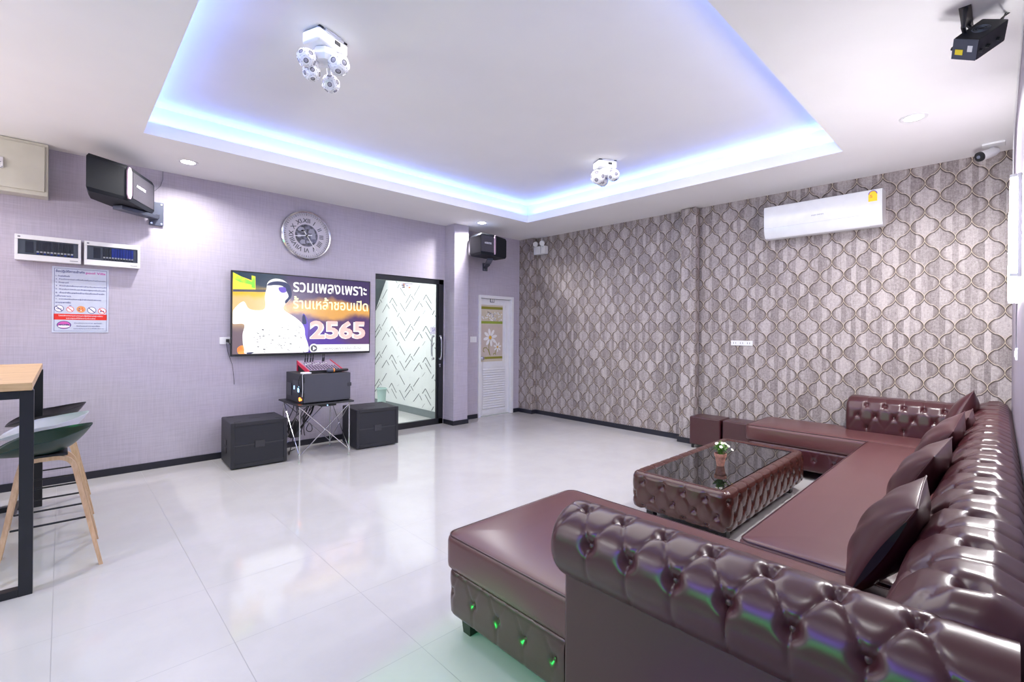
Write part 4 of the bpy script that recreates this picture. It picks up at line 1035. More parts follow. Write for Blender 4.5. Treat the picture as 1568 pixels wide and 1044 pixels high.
    m.build('print', ['snavy', 'smag', 'sred', 'swhite', 'sor', 'snavy'], T)
build_sign()
def build_panel():
    x0, x1, z0, z1, y0 = -.82, -.093, 2.556, 3.012, 5.785
    T = thing('electrical_cabinet', 'cream metal cabinet under the ceiling in the upper left corner', 'cabinet', ((x0 + x1) / 2, 5.86, z0))
    MB().b2((x0, y0, z0), (x1, YA - .001, z1), .006).build('body', 'cream', T)
    m = MB(); m.b2((x0 + .02, y0 - .012, z0 + .035), (x1 - .022, y0, z1 - .030), .003); d = m.build('door', 'cream', T)
    m = MB(); m.b2((-.395, y0 - .022, 2.74), (-.36, y0 - .012, 2.83), .003); m.cyl((-.378, y0 - .035, 2.80), (-.378, y0 - .02, 2.80), .012); m.b2((-.372, y0 - .034, 2.75), (-.362, y0 - .022, 2.81), .002); m.build('latch', 'chrome', d)
build_panel()
def wall_speaker(kind, plan, stripe, textured, arm, plate, label, text_T, tw):
    """plan: outline of the cabinet seen from above"""
    z0, z1 = 2.545, 2.855
    cx = sum(p[0] for p in plan) / len(plan); cy = sum(p[1] for p in plan) / len(plan)
    T = thing('wall_speaker', label, 'loudspeaker', (cx, cy, z0), 0, 'karaoke speakers high on the back wall')
    M.setdefault('spk_tex', mat('brushed_grey_front', (.055, .05, .065), .5, vs=200, var=.35)); M.setdefault('spk_blk', mat('black_speaker_grille', (.007, .009, .015), .6, ior=1.35))
    # body with a lid that tapers inwards slightly at top and bottom
    m = MB(); n = len(plan); ins = .03
    def shr(k): return [(cx + (x - cx) * k, cy + (y - cy) * k) for x, y in plan]
    rings = [(shr(.93), z0), (plan, z0 + ins), (plan, z1 - ins), (shr(.93), z1)]
    vs = [(x, y, z) for r, z in rings for x, y in r]; fs = []
    for j in range(3):
        for i in range(n): fs.append((j * n + i, j * n + (i + 1) % n, (j + 1) * n + (i + 1) % n, (j + 1) * n + i))
    fs += [tuple(range(n))[::-1], tuple(range(3 * n, 4 * n))]
    m.add(vs, fs); m.build('cabinet', 'spk_blk', T, angle=20)
    def slab(a, b, za, zb, out, mi, name, material, tip=0):
        a = Vector((*a, 0)); b = Vector((*b, 0)); t = (b - a).normalized(); nrm = Vector((t.y, -t.x, 0))
        if nrm.dot(Vector((cx, cy, 0)) - (a + b) / 2) > 0: nrm = -nrm
        o = nrm * out; m = MB()
        if tip: ring = [(a, za + tip), ((a + b) / 2 - t * .012, za), ((a + b) / 2 + t * .012, za), (b, za + tip), (b, zb - tip), ((a + b) / 2 + t * .012, zb), ((a + b) / 2 - t * .012, zb), (a, zb - tip)]
        else: ring = [(a, za), (b, za), (b, zb), (a, zb)]
        k = len(ring); vs = [tuple(p + o + Vector((0, 0, z))) for p, z in ring] + [tuple(p - nrm * .004 + Vector((0, 0, z))) for p, z in ring]
        m.add(vs, [tuple(range(k)), tuple(range(k, 2 * k))[::-1]] + [(i, (i + 1) % k, k + (i + 1) % k, k + i) for i in range(k)]); return m.build(name, material, T), nrm, t
    slab(stripe[0], stripe[1], z0 + .02, z1 - .012, .010, 0, 'trim_stripe', 'pink', .035)
    tx, nr, tt = slab(textured[0], textured[1], z0 + .04, z1 - .035, .004, 0, 'front_panel', 'spk_tex')
    a = Vector((*text_T[0], 0)); ex = (Vector((*text_T[1], 0)) - a).normalized(); ez = ex.cross(Vector((0, 0, 1)))
    mt = Matrix(((ex.x, 0, ez.x, a.x), (ex.y, 0, ez.y, a.y), (0, 1, 0, 2.70), (0, 0, 0, 1)))
    MB().text('AUDIOTEX', .04, mt, 0, fit=(tw, .026), off=.001).build('lettering', 'white', tx)
    m = MB()
    for p0, p1, wd in arm:
        d = (Vector(p1) - Vector(p0)); L = d.length; q = Matrix.Translation((Vector(p0) + Vector(p1)) / 2) @ d.to_track_quat('X', 'Z').to_matrix().to_4x4(); m.box((0, 0, 0), (L, wd, .035), .004, T=q)
    m.b2(*plate, r=.004)
    for sx in (0, 1):
        for sz in (0, 1):
            x = plate[0][0] + .018 if sx == 0 else plate[1][0] - .018; z = plate[0][2] + .022 if sz == 0 else plate[1][2] - .022
            m.cyl((x, plate[0][1] - .004, z), (x, plate[0][1], z), .009, m=1)
    m.build('bracket', ['greymetal', 'chrome'], T)
A, B_, C_, D_, F_, G_ = (.135, 5.20), (.405, 5.365), (.44, 5.41), (.655, 5.84), (.42, 5.90), (.16, 5.52)
wall_speaker('l', [A, B_, C_, D_, F_, G_], (B_, C_), ((.452, 5.434), (.645, 5.82)), [((.36, 5.62, 2.522), (.66, 5.86, 2.52), .10), ((.66, 5.86, 2.535), (.68, 5.93, 2.55), .06)], ((.625, YA - .022, 2.452), (.742, YA - .001, 2.69)),
             'black angular speaker with pink stripe at the upper left, over the breaker boxes', ((.478 + .008, 5.478), (.60, 5.72)), .20)
wall_speaker('r', [(4.47, 5.63), (4.42, 5.31), (4.665, 5.30), (4.72, 5.335), (5.03, 5.42), (5.03, 5.68)], ((4.665, 5.30), (4.72, 5.335)), ((4.425, 5.31), (4.655, 5.301)), [((4.76, 5.50, 2.52), (4.98, 5.80, 2.51), .09), ((4.98, 5.80, 2.49), (5.03, 5.93, 2.47), .07)], ((4.985, YA - .02, 2.40), (5.08, YA - .001, 2.53)),
             'black angular speaker with pink stripe above the white door', ((4.48, 5.296), (4.60, 5.290)), .13)
# small plates
def plate(name, label, cat, lo, hi, items, mats, group=None):
    m = MB(); m.b2(lo, hi, .003)
    for l, h, k in items: m.b2(l, h, .001, m=k)
    return tag(m.build(name, mats), label, cat, group)
plate('light_switch', 'white light switch beside the white door', 'light switch', (4.735, YA - .010, 1.232), (4.865, YA - .0005, 1.325), [((4.76, YA - .014, 1.25), (4.79, YA - .008, 1.305), 1), ((4.81, YA - .014, 1.25), (4.84, YA - .008, 1.305), 1)], ['white', 'whitegloss'])
def outlet_a():
    T = thing('wall_outlet', 'white wall outlet left of the television with black plug', 'outlet', (1.295, YA, 1.25))
    m = MB(); m.b2((1.247, YA - .010, 1.25), (1.365, YA - .0005, 1.325), .003); m.b2((1.262, YA - .012, 1.268), (1.285, YA - .008, 1.31), .001); m.build('plate', 'white', T)
    m = MB(); m.b2((1.305, YA - .045, 1.270), (1.335, YA - .010, 1.305), .005); m.build('plug', 'black', T)
outlet_a()
m = MB(); m.tube([(1.32, YA - .04, 1.285), (1.34, YA - .06, 1.24), (1.42, YA - .03, 1.16), (1.55, YA - .03, 1.15)], .004, 6); m.tube([(1.31, YA - .012, 1.26), (1.325, YA - .02, 1.16), (1.37, YA - .015, 1.02), (1.385, YA - .012, .90), (1.39, YA - .012, .80)], .0022, 6)
tag(m.build('television_cable', 'black'), 'thin dark cable from the outlet left of the television', 'cable')
m = MB(); m.b2((XB - .010, 2.085, 1.262), (XB - .0005, 2.335, 1.322), .003)
for k in range(3): 
    for q in (0, 1): m.b2((XB - .0112, 2.30 - .08 * k - .026 * q, 1.282), (XB - .009, 2.306 - .08 * k - .026 * q, 1.303), m=1)
tag(m.build('socket_strip', ['white', 'midgrey']), 'long white socket strip on the papered wall', 'outlet')
m = MB(); x = 4.2; m.b2((x - .05, YC(x), 1.262), (x + .05, YC(x) + .012, 1.335), .003); m.b2((x - .02, YC(x) + .01, 1.28), (x + .02, YC(x) + .016, 1.318), .001)
tag(m.build('wall_switch', 'white'), 'white switch on the narrow grey wall at the right edge', 'light switch')
# speaker wire dropping from the ceiling
MB().tube([(.735, YA - .004, HC - .002), (.735, YA - .010, 2.93), (.715, YA - .006, 2.86), (.67, YA - .02, 2.80), (.60, YA - .06, 2.76)], .0022, 6).build
o = MB().tube([(.735, YA - .006, HC - .002), (.735, YA - .010, 2.93), (.715, YA - .008, 2.86), (.67, YA - .03, 2.80), (.62, YA - .08, 2.77)], .0024, 6).build('speaker_wire', 'midgrey'); tag(o, 'thin wire dropping from the ceiling to the left wall speaker', 'cable')

# ================================================================ sound gear on the floor
M['grille'] = mat('black_metal_grille', (.018, .020, .028), .4, bmp=(700, .6, .001))
def build_sub():
    w, d, h = .53, .49, .47
    T = thing('subwoofer', 'black subwoofer on the floor left of the cross-legged stand', 'subwoofer', (0, 0, 0), 0, 'black subwoofers on the floor')
    m = MB(); m.b2((-w / 2, -d / 2 + .018, .012), (w / 2, d / 2, h), .012, seg=3)
    fw = .035
    for lo, hi in (((-w / 2, 0.012), (-w / 2 + fw, h)), ((w / 2 - fw, .012), (w / 2, h)), ((-w / 2 + fw, .012), (w / 2 - fw, .052)), ((-w / 2 + fw, h - .04), (w / 2 - fw, h))): m.b2((lo[0], -d / 2, lo[1]), (hi[0], -d / 2 + .03, hi[1]), .006)
    for sx in (-1, 1):       # corner skids on the lid
        for sy in (-1, 1): m.b2((sx * (w / 2 - .07) - .03, sy * (d / 2 - .07) - .012, h - .002), (sx * (w / 2 - .07) + .03, sy * (d / 2 - .07) + .012, h + .003), .001)
    m.b2((-.05, -.03, h - .002), (.05, .03, h + .002), .001)
    m.build('cabinet', 'subbody', T)
    MB().b2((-w / 2 + .034, -d / 2 + .008, .05), (w / 2 - .034, -d / 2 + .018, h - .038)).build('grille', 'grille', T)
    m = MB(); m.b2((-w / 2 + .034, -d / 2 + .003, h / 2 - .006), (w / 2 - .034, -d / 2 + .010, h / 2 + .006), .001); m.b2((-.045, -d / 2 - .002, h / 2 - .035), (.045, -d / 2 + .010, h / 2 + .035), .003); m.build('badge_bar', 'darkgrey', T)
    for sx in (-1, 1):
        m = MB()
        for zc in (.245, .165): m.b2((sx * (w / 2 + .001) - .004, -.05, zc - .028), (sx * (w / 2 + .001), .05, zc + .028), .003)
        m.b2((sx * (w / 2 + .0015) - .002, -.058, .125), (sx * (w / 2 + .0015), .058, .285), .001) if 0 else None
        m.build('handle_recess', 'leg', T)
    for sx in (-1, 1):
        for sy in (-1, 1): MB().cyl((sx * .2, sy * .18, 0), (sx * .2, sy * .18, .015), .02).build('foot', 'black', T)
    return T
sub = build_sub(); sub.location = (1.50, 5.575, 0); sub.rotation_euler = (0, 0, math.radians(-2.5))
sub2 = dup(sub, (2.80, 5.50, 0), math.radians(-5), 'black subwoofer on the floor right of the cross-legged stand, before the glass door')
def build_stand():
    T = thing('folding_stand', 'chrome cross-legged folding stand with thin black shelf between the subwoofers', 'stand', (2.10, 5.42, 0))
    c = [(1.835, 5.19), (2.36, 5.14), (2.37, 5.69), (1.85, 5.74)]
    m = MB(); x0, x1, y0, y1 = 1.80, 2.42, 5.135, 5.77
    m.b2((x0, y0, .598), (x1, y1, .618), .009); m.build('shelf', 'blackmetal', T)
    for x, y in c:
        m = MB(); m.cyl((x, y, .02), (x, y, .598), .0075, n=12); m.cyl((x, y, 0), (x, y, .022), .012, n=12); m.cyl((x, y, .06), (x, y, .085), .012, n=12); m.build('leg', 'chrome', T)
    for i in range(4):
        a, b = c[i], c[(i + 1) % 4]; m = MB()
        m.cyl((*a, .07), (*b, .585), .0048, n=8); m.cyl((*a, .585), (*b, .07), .0048, n=8)
        mx, my = (a[0] + b[0]) / 2, (a[1] + b[1]) / 2; m.cyl((mx - .006, my - .006, .325), (mx + .006, my + .006, .33), .008, n=8); m.build('cross_brace', 'chrome', T)
    m = MB(); m.b2((2.05, 5.16, .575), (2.22, 5.30, .597), .003); u = m.build('receiver', 'black', T)
    MB().cyl((2.12, 5.158, .586), (2.12, 5.162, .586), .006).build('indicator_light', 'ltblue', u)
build_stand()
def build_rack():
    x0, x1, y0, y1, z0, z1 = 1.862, 2.385, 5.17, 5.70, .619, .935
    T = thing('amplifier_rack', 'grey fronted equipment case standing on the folding stand', 'amplifier rack', ((x0 + x1) / 2, (y0 + y1) / 2, z0), 0)
    MB().b2((x0, y0 + .02, z0), (x1, y1, z1), .006).build('case', 'subbody', T)
    m = MB(); m.b2((x0 + .01, y0, z0 + .012), (x1 + .002, y0 + .022, z1 - .003), .004); f = m.build('front_cover', 'rack', T)
    m = MB(); m.b2((x1 - .035, y0 - .004, z0 + .16), (x1 + .012, y0 + .03, z0 + .20), .004); m.build('latch', 'darkgrey', f)
    m = MB(); m.b2((x0 + .004, y0 - .003, z0 + .06), (x0 + .014, y0 + .01, z0 + .12)); m.b2((x0 + .004, y0 - .003, z1 - .09), (x0 + .014, y0 + .01, z1 - .03)); m.build('hinge', 'black', f)
    # things on the left side: sockets, switch panel, lit power button
    m = MB(); m.b2((x0 - .006, y0 + .06, z0 + .10), (x0, y0 + .30, z0 + .24), .003); m.b2((x0 - .010, y0 + .34, z0 + .06), (x0, y0 + .48, z0 + .20), .004); side = m.build('side_panel', 'darkgrey', T)
    m = MB(); m.b2((x0 - .012, y0 + .10, z0 + .12), (x0 - .005, y0 + .13, z0 + .18), .001); m.b2((x0 - .010, y0 + .24, z0 + .14), (x0 - .005, y0 + .255, z0 + .18), .001); m.build('lit_label', 'ltblue', side)
    m = MB(); m.cyl((x0 - .008, y0 + .09, z0 + .045), (x0, y0 + .09, z0 + .045), .02); m.cyl((x0 - .008, y0 + .045, z0 + .045), (x0, y0 + .045, z0 + .045), .010); m.build('power_light', 'orled', side)
    m = MB(); m.tube([(x0 - .004, y0 + .08, z1 - .02), (x0 - .025, y0 + .07, z1 - .08), (x0 - .012, y0 + .06, z0 + .16), (x0 - .02, y0 + .07, z0 + .07)], .004, 6); m.tube([(x0 - .004, y0 + .12, z0 + .16), (x0 - .03, y0 + .10, z0 + .19), (x0 - .02, y0 + .06, z0 + .17), (x0 - .006, y0 + .05, z0 + .13)], .005, 6); m.build('side_cable', 'black', T)
build_rack()
def build_mixer():
    T = thing('audio_mixer', 'audio mixer with red side cheeks on top of the equipment case', 'mixer', (2.12, 5.50, .936))
    M['mixtop'] = mat('mixer_panel', (.27, .22, .32), .4)
    x0, x1 = 1.96, 2.33; ya, yb = 5.27, 5.62; za, zb = .962, 1.055
    m = MB(); m.add([(x0, ya, .937), (x1, ya, .937), (x1, yb, .937), (x0, yb, .937), (x0, ya, za), (x1, ya, za), (x1, yb, zb), (x0, yb, zb)], [(3, 2, 1, 0), (4, 5, 6, 7), (0, 1, 5, 4), (1, 2, 6, 5), (2, 3, 7, 6), (3, 0, 4, 7)], 0); m.build('body', ['black'], T)
    sl = (zb - za) / (yb - ya); an = math.atan(sl); Q = Matrix.Translation((x0, ya, za + .0015)) @ Matrix.Rotation(an, 4, 'X')
    Lp = math.hypot(yb - ya, zb - za); MB().b2((.004, .004, 0), (x1 - x0 - .004, Lp - .004, .002), T=Q).build('control_panel', 'mixtop', T)
    for s, x in (('l', x0 - .011), ('r', x1 + .001)):
        m = MB(); m.add([(x, ya - .012, .940), (x + .010, ya - .012, .940), (x + .010, ya - .012, za + .008), (x, ya - .012, za + .008), (x, yb, zb + .008), (x + .010, yb, zb + .008), (x, yb, zb - .03), (x + .010, yb, zb - .03), (x, ya + .05, .94), (x + .010, ya + .05, .94)],
                        [(0, 1, 2, 3), (3, 2, 5, 4), (4, 5, 7, 6), (6, 7, 9, 8), (8, 9, 1, 0), (0, 3, 4, 6, 8), (1, 9, 7, 5, 2)]); m.b2((x, yb - .02, .94), (x + .010, yb, zb), .001); m.build('side_cheek', 'red', T)
    m = MB()
    for k in range(9): m.b2((.03 + k * .030, .17, .002), (.036 + k * .030, .27, .0035), T=Q, m=0)
    m.build('fader_slots', 'black', T)
    m = MB(); 
    for k in range(9): m.b2((.026 + k * .030, .19 + .05 * ((k * 7) % 3) / 3, .002), (.040 + k * .030, .205 + .05 * ((k * 7) % 3) / 3, .012), .001, T=Q)
    m.build('faders', 'white', T)
    m = MB()
    for r in range(4):
        for k in range(11): m.cyl((.022 + k * .0315, .03 + r * .035, .002), (.022 + k * .0315, .03 + r * .035, .012), .006, .005, 10, T=Q)
    m.build('knobs', 'darkgrey', T)
    m = MB()
    for k, (cx, cy) in enumerate(((.06, .30), (.09, .31), (.12, .30), (.15, .31), (.26, .30), (.28, .31))):
        m.cyl((cx, cy, .002), (cx, cy, .05), .007, n=10, T=Q); m.tube([Q @ Vector((cx, cy, .05)), Q @ Vector((cx, cy + .01, .09)), Q @ Vector((cx + .02, cy + .05, .07)), Vector((x0 + cx + .03, yb + .04, .98))], .003, 6)
    m.build('plugged_cables', 'black', T)
build_mixer()
def mic(name, label, p, rz, ring=True):
    T = thing('microphone', label, 'microphone', p, 0)
    Q = Matrix.Translation(p) @ Matrix.Rotation(rz, 4, 'Z') @ Matrix.Rotation(PI / 2, 4, 'Y')
    MB().lathe([(0, -.14), (.013, -.14), (.015, -.12), (.0175, .0), (.019, .03)], 16, 0, Q).build('handle', 'black', T)
    MB().lathe([(.019, .03), (.026, .045), (.028, .06), (.026, .085), (.016, .102), (0, .106)], 16, 0, Q).build('grille_head', 'greymetal', T)
    if ring: MB().lathe([(.02, .018), (.0235, .020), (.0235, .032), (.02, .034)], 16, 0, Q).build('orange_ring', 'orange', T)
mic('m', 'black microphone with an orange ring lying at the front of the case', (2.235, 5.215, .962), PI, True)
m = MB(); m.b2((1.865, 5.18, .9365), (1.955, 5.27, .956), .007, seg=3); m.tube([(1.87, 5.19, .945), (1.85, 5.16, .93), (1.852, 5.155, .80), (1.85, 5.16, .70)], .0025, 6)
tag(m.build('phone_charger', 'white'), 'small white charger with cable at the left front of the case', 'charger')
def build_cables():
    rr = random.Random(21)
    T = thing('cable_bundle', 'tangle of black cables hanging under the folding stand', 'cables', (2.05, 5.55, 0))
    for k in range(9):
        x = rr.uniform(1.90, 2.15); y = rr.uniform(5.45, 5.68); p = [(x, y, .597)]
        xe = rr.uniform(1.84, 1.98); z = .55
        for q in range(6):
            f = (q + 1) / 6; p.append((x * (1 - f) + xe * f + rr.uniform(-.04, .04), y + rr.uniform(-.03, .03), .597 - .36 * f + rr.uniform(-.04, .02)))
        p2, _, _ = resample(p, 24); m = MB(); 
        # smooth
        for it in range(4): p2[1:-1] = (p2[:-2] + p2[2:] + 2 * p2[1:-1]) / 4
        m.tube([tuple(q) for q in p2], .0045, 6); m.build('cable', 'black', T)
    m = MB(); m.tube([tuple(q) for q in resample([(2.16, 5.60, .597), (2.10, 5.56, .46), (2.0, 5.55, .33), (1.90, 5.52, .24), (1.86, 5.50, .22)], 20)[0]], .010, 8); m.build('cable', 'black', T)
    for cx, cz, r in ((2.09, .28, .05), (1.93, .33, .07), (1.90, .30, .055)):
        m = MB(); m.tube([(cx + r * .6 * math.cos(t), 5.60 + .02 * math.sin(t * 2), cz + r * math.sin(t)) for t in np.linspace(0, 2 * PI, 22)[:-1]], .0045, 6, closed=True); m.build('cable_loop', 'black', T)
    m = MB(); m.b2((1.88, 5.60, .18), (1.98, 5.70, .36), .01); m.build('power_strip', 'darkgrey', T)
    m = MB(); m.tube([(1.93, 5.65, .19), (1.90, 5.62, .1), (1.86, 5.58, .006), (1.90, 5.72, .006), (2.0, 5.80, .006)], .005, 6); m.build('cable', 'black', T)
build_cables()
# ================================================================ right wall and ceiling fittings
def build_ac():
    y0, y1, z0, z1 = .842, 1.90, 2.47, 2.828; xf = 5.715
    T = thing('air_conditioner', 'white wall air conditioner with yellow energy label on the papered wall', 'air conditioner', (5.82, (y0 + y1) / 2, z0))
    prof = [(XB - .002, 2.505), (XB - .03, 2.478), (5.80, 2.468), (5.76, 2.480), (5.735, 2.515), (5.722, 2.56), (5.714, 2.62), (5.712, 2.80), (5.722, 2.822), (5.75, 2.830), (XB - .002, 2.830)]
    def ext(ya, yb, pf, name, mt, par, ang=30):
        n = len(pf); m = MB(); m.add([(x, ya, z) for x, z in pf] + [(x, yb, z) for x, z in pf], [(i, (i + 1) % n, n + (i + 1) % n, n + i) for i in range(n)] + [tuple(range(n))[::-1], tuple(range(n, 2 * n))]); return m.build(name, mt, par, angle=ang)
    ext(y0, y1, prof, 'casing', 'whitegloss', T)
    ext(y0 + .012, y1 - .012, [(5.711, 2.585), (5.7075, 2.62), (5.7065, 2.80), (5.716, 2.818), (5.72, 2.80), (5.72, 2.585)], 'front_panel', 'whitegloss', T)
    ext(y0 + .10, y1 - .03, [(5.758, 2.474), (5.732, 2.505), (5.716, 2.56), (5.713, 2.578), (5.722, 2.578), (5.74, 2.51), (5.77, 2.478)], 'air_flap', 'whitegloss', T)
    m = MB(); m.text('SAIJO DENKI', .03, TR(5.7060, 1.435, 2.648), 0, fit=(.11, .014)); m.build('maker_mark', 'midgrey', T)
    m = MB(); X = 5.7058; ya, yb, za, zb = .878, .948, 2.705, 2.775
    m.b2((X, ya, za), (X + .0008, yb, zb), m=0)
    n = 14
    for r0, r1, k in ((.036, .031, 2), (.031, .026, 1), (.026, .0, 3)):
        vs = [(X - .0004, (ya + yb) / 2 - r0 * math.cos(t), zb + r0 * math.sin(t)) for t in np.linspace(0, PI, n)] + [(X - .0004, (ya + yb) / 2 - r1 * math.cos(t), zb + r1 * math.sin(t)) for t in np.linspace(0, PI, n)]
        m.add(vs, [(i, i + 1, n + i + 1, n + i) for i in range(n - 1)], k)
    m.text('5', .04, TR(X - .0006, .936, za + .034), 1, fit=(.02, .03), off=.001); m.text('5', .04, TR(X - .0006, .903, za + .030), 3, fit=(.018, .028), off=.001); m.b2((X - .0004, ya + .006, za + .012), (X, yb - .006, za + .02), m=3)
    m.build('energy_label', ['yellow', 'orange', 'blueb', 'yellow'], T)
build_ac()
def build_emergency():
    T = thing('emergency_light', 'white twin-head emergency light high in the papered corner', 'emergency light', (5.88, 5.475, 2.725))
    m = MB(); m.b2((5.83, 5.35, 2.722), (5.925, 5.60, 2.855), .008); m.build('battery_box', 'white', T)
    m = MB(); m.b2((5.826, 5.43, 2.73), (5.831, 5.434, 2.85)); m.b2((5.826, 5.38, 2.83), (5.831, 5.39, 2.84)); m.build('front_marks', 'midgrey', T)
    for y in (5.565, 5.415):
        c = Vector((5.85, y, 2.905)); m = MB(); Q = Matrix.Translation(c) @ Vector((-.8, -.35, -.45)).to_track_quat('Z', 'Y').to_matrix().to_4x4()
        m.lathe([(0, -.045), (.025, -.04), (.042, -.01), (.046, .02), (.043, .028)], 20, 0, Q); m.cyl((5.87, y, 2.85), c, .010); h = m.build('lamp_head', 'white', T)
        m = MB(); m.lathe([(0, .024), (.041, .026)], 20, 0, Q); m.build('lens', 'whitegloss', h)
    MB().tube([(5.90, 5.49, 2.855), (5.915, 5.49, 2.92), (5.915, 5.485, HC)], .006, 8).build('conduit', 'white', T)
build_emergency()
def build_cctv():
    c = Vector((5.60, .135, 2.925))
    T = thing('security_camera', 'white security camera under the ceiling in the right corner', 'security camera', (5.66, .12, 2.9))
    m = MB(); m.b2((5.58, .02, HC - .018), (5.72, .16, HC - .0005), .006); m.cyl((5.68, .10, HC - .018), (5.66, .105, 2.955), .016); m.build('mount', 'white', T)
    d = Vector((-.62, .66, -.34)).normalized(); Q = Matrix.Translation(c) @ d.to_track_quat('Z', 'Y').to_matrix().to_4x4()
    MB().lathe([(0, -.10), (.025, -.095), (.036, -.07), (.040, .03), (.041, .045)], 24, 0, Q).build('body', 'white', T)
    m = MB(); m.lathe([(.041, .045), (.040, .058), (.032, .062), (0, .060)], 24, 0, Q); m.build('dark_lens_face', 'black', T)
    m = MB(); m.lathe([(0, .068), (.012, .067), (.014, .061)], 16, 0, Q); m.build('lens', 'smoke', T)
build_cctv()
def build_tube():
    M['tube'] = emis('lit_tube', (1, .965, .985), TUBE_E)
    for (x, z0, z1, lab) in ((4.10, 1.62, 2.13, 'lit white tube lamp standing upright on the narrow grey wall at the right edge'), (3.62, 1.74, 2.24, 'second lit tube lamp at the very right edge, nearer the viewer')):
        y = YC(x); T = thing('tube_light', lab, 'lamp', (x, y, z0), 0, 'lit tube lamps on the narrow grey wall')
        m = MB(); m.b2((x - .016, y + .001, z0 - .02), (x + .016, y + .018, z1 + .02), .003); m.build('batten', 'white', T)
        m = MB(); m.cyl((x, y + .032, z0), (x, y + .032, z1), .013, n=16); m.build('tube', 'tube', T)
        m = MB(); m.b2((x - .014, y + .016, z0 - .018), (x + .014, y + .046, z0), .003); m.b2((x - .014, y + .016, z1), (x + .014, y + .046, z1 + .018), .003); m.build('end_cap', 'white', T)
build_tube()
m = MB(); pts = [(3.30, YC(3.3) + .006, HC - .01), (4.0, YC(4.) + .006, HC - .035), (4.7, YC(4.7) + .006, HC - .02), (5.2, YC(5.2) + .008, HC - .03), (5.45, YC(5.4) + .008, 2.80), (5.3, YC(5.2) + .008, 2.5), (4.9, YC(5.) + .008, 2.35), (4.3, YC(4.3) + .010, 2.22), (4.12, YC(4.1) + .010, 2.15)]
q = resample(pts, 60)[0]
for it in range(5): q[1:-1] = (q[:-2] + q[2:] + 2 * q[1:-1]) / 4
tag(m.tube([tuple(p) for p in q], .004, 6).build('lamp_cable', 'white'), 'thin white cable running along the ceiling edge down to the tube lamp', 'cable')
m = MB(); tag(m.tube([tuple(p) for p in resample([(4.1, YC(4.1) + .008, 1.60), (4.16, YC(4.1) + .01, 1.52), (4.2, YC(4.2) + .008, 1.40), (4.2, YC(4.2) + .008, 1.335)], 20)[0]], .0025, 6).build('switch_cable', 'midgrey'), 'thin cable between the tube lamp and the switch below it', 'cable')
# recessed ceiling lights
M['dlglow'] = emis('lit_downlight', (1, .98, .97), 14)
def build_downlight():
    T = thing('downlight', 'x', 'ceiling light', (0, 0, HC), 0, 'round recessed ceiling lights')
    MB().lathe([(.058, -.004), (.078, -.006), (.084, -.003), (.084, .0)], 32, 0, Matrix.Translation((0, 0, HC)), open=True).build('rim', 'white', T)
    MB().lathe([(0, -.004), (.058, -.004)], 32, 0, Matrix.Translation((0, 0, HC))).build('lens', 'dlglow', T)
    return T
d0 = build_downlight()
labs = ['round ceiling light above the left wall speaker', 'round ceiling light above the wall speaker by the white door', 'round ceiling light at the right near the papered wall']
for i, (x, y) in enumerate(DOWNLIGHTS[:3]):
    o = d0 if i == 0 else dup(d0, (x, y, HC)); o.location = (x, y, HC); o['label'] = labs[i]
for i, (x, y) in enumerate(DOWNLIGHTS[3:]):
    o = dup(d0, (x, y, HC)); o['label'] = 'round ceiling light out of view, ' + ('above the near end of the sofa', 'at the back beyond the cabinet', 'in the near left corner', 'halfway along the left wall')[i]; o['group'] = 'ceiling lights behind the viewer'
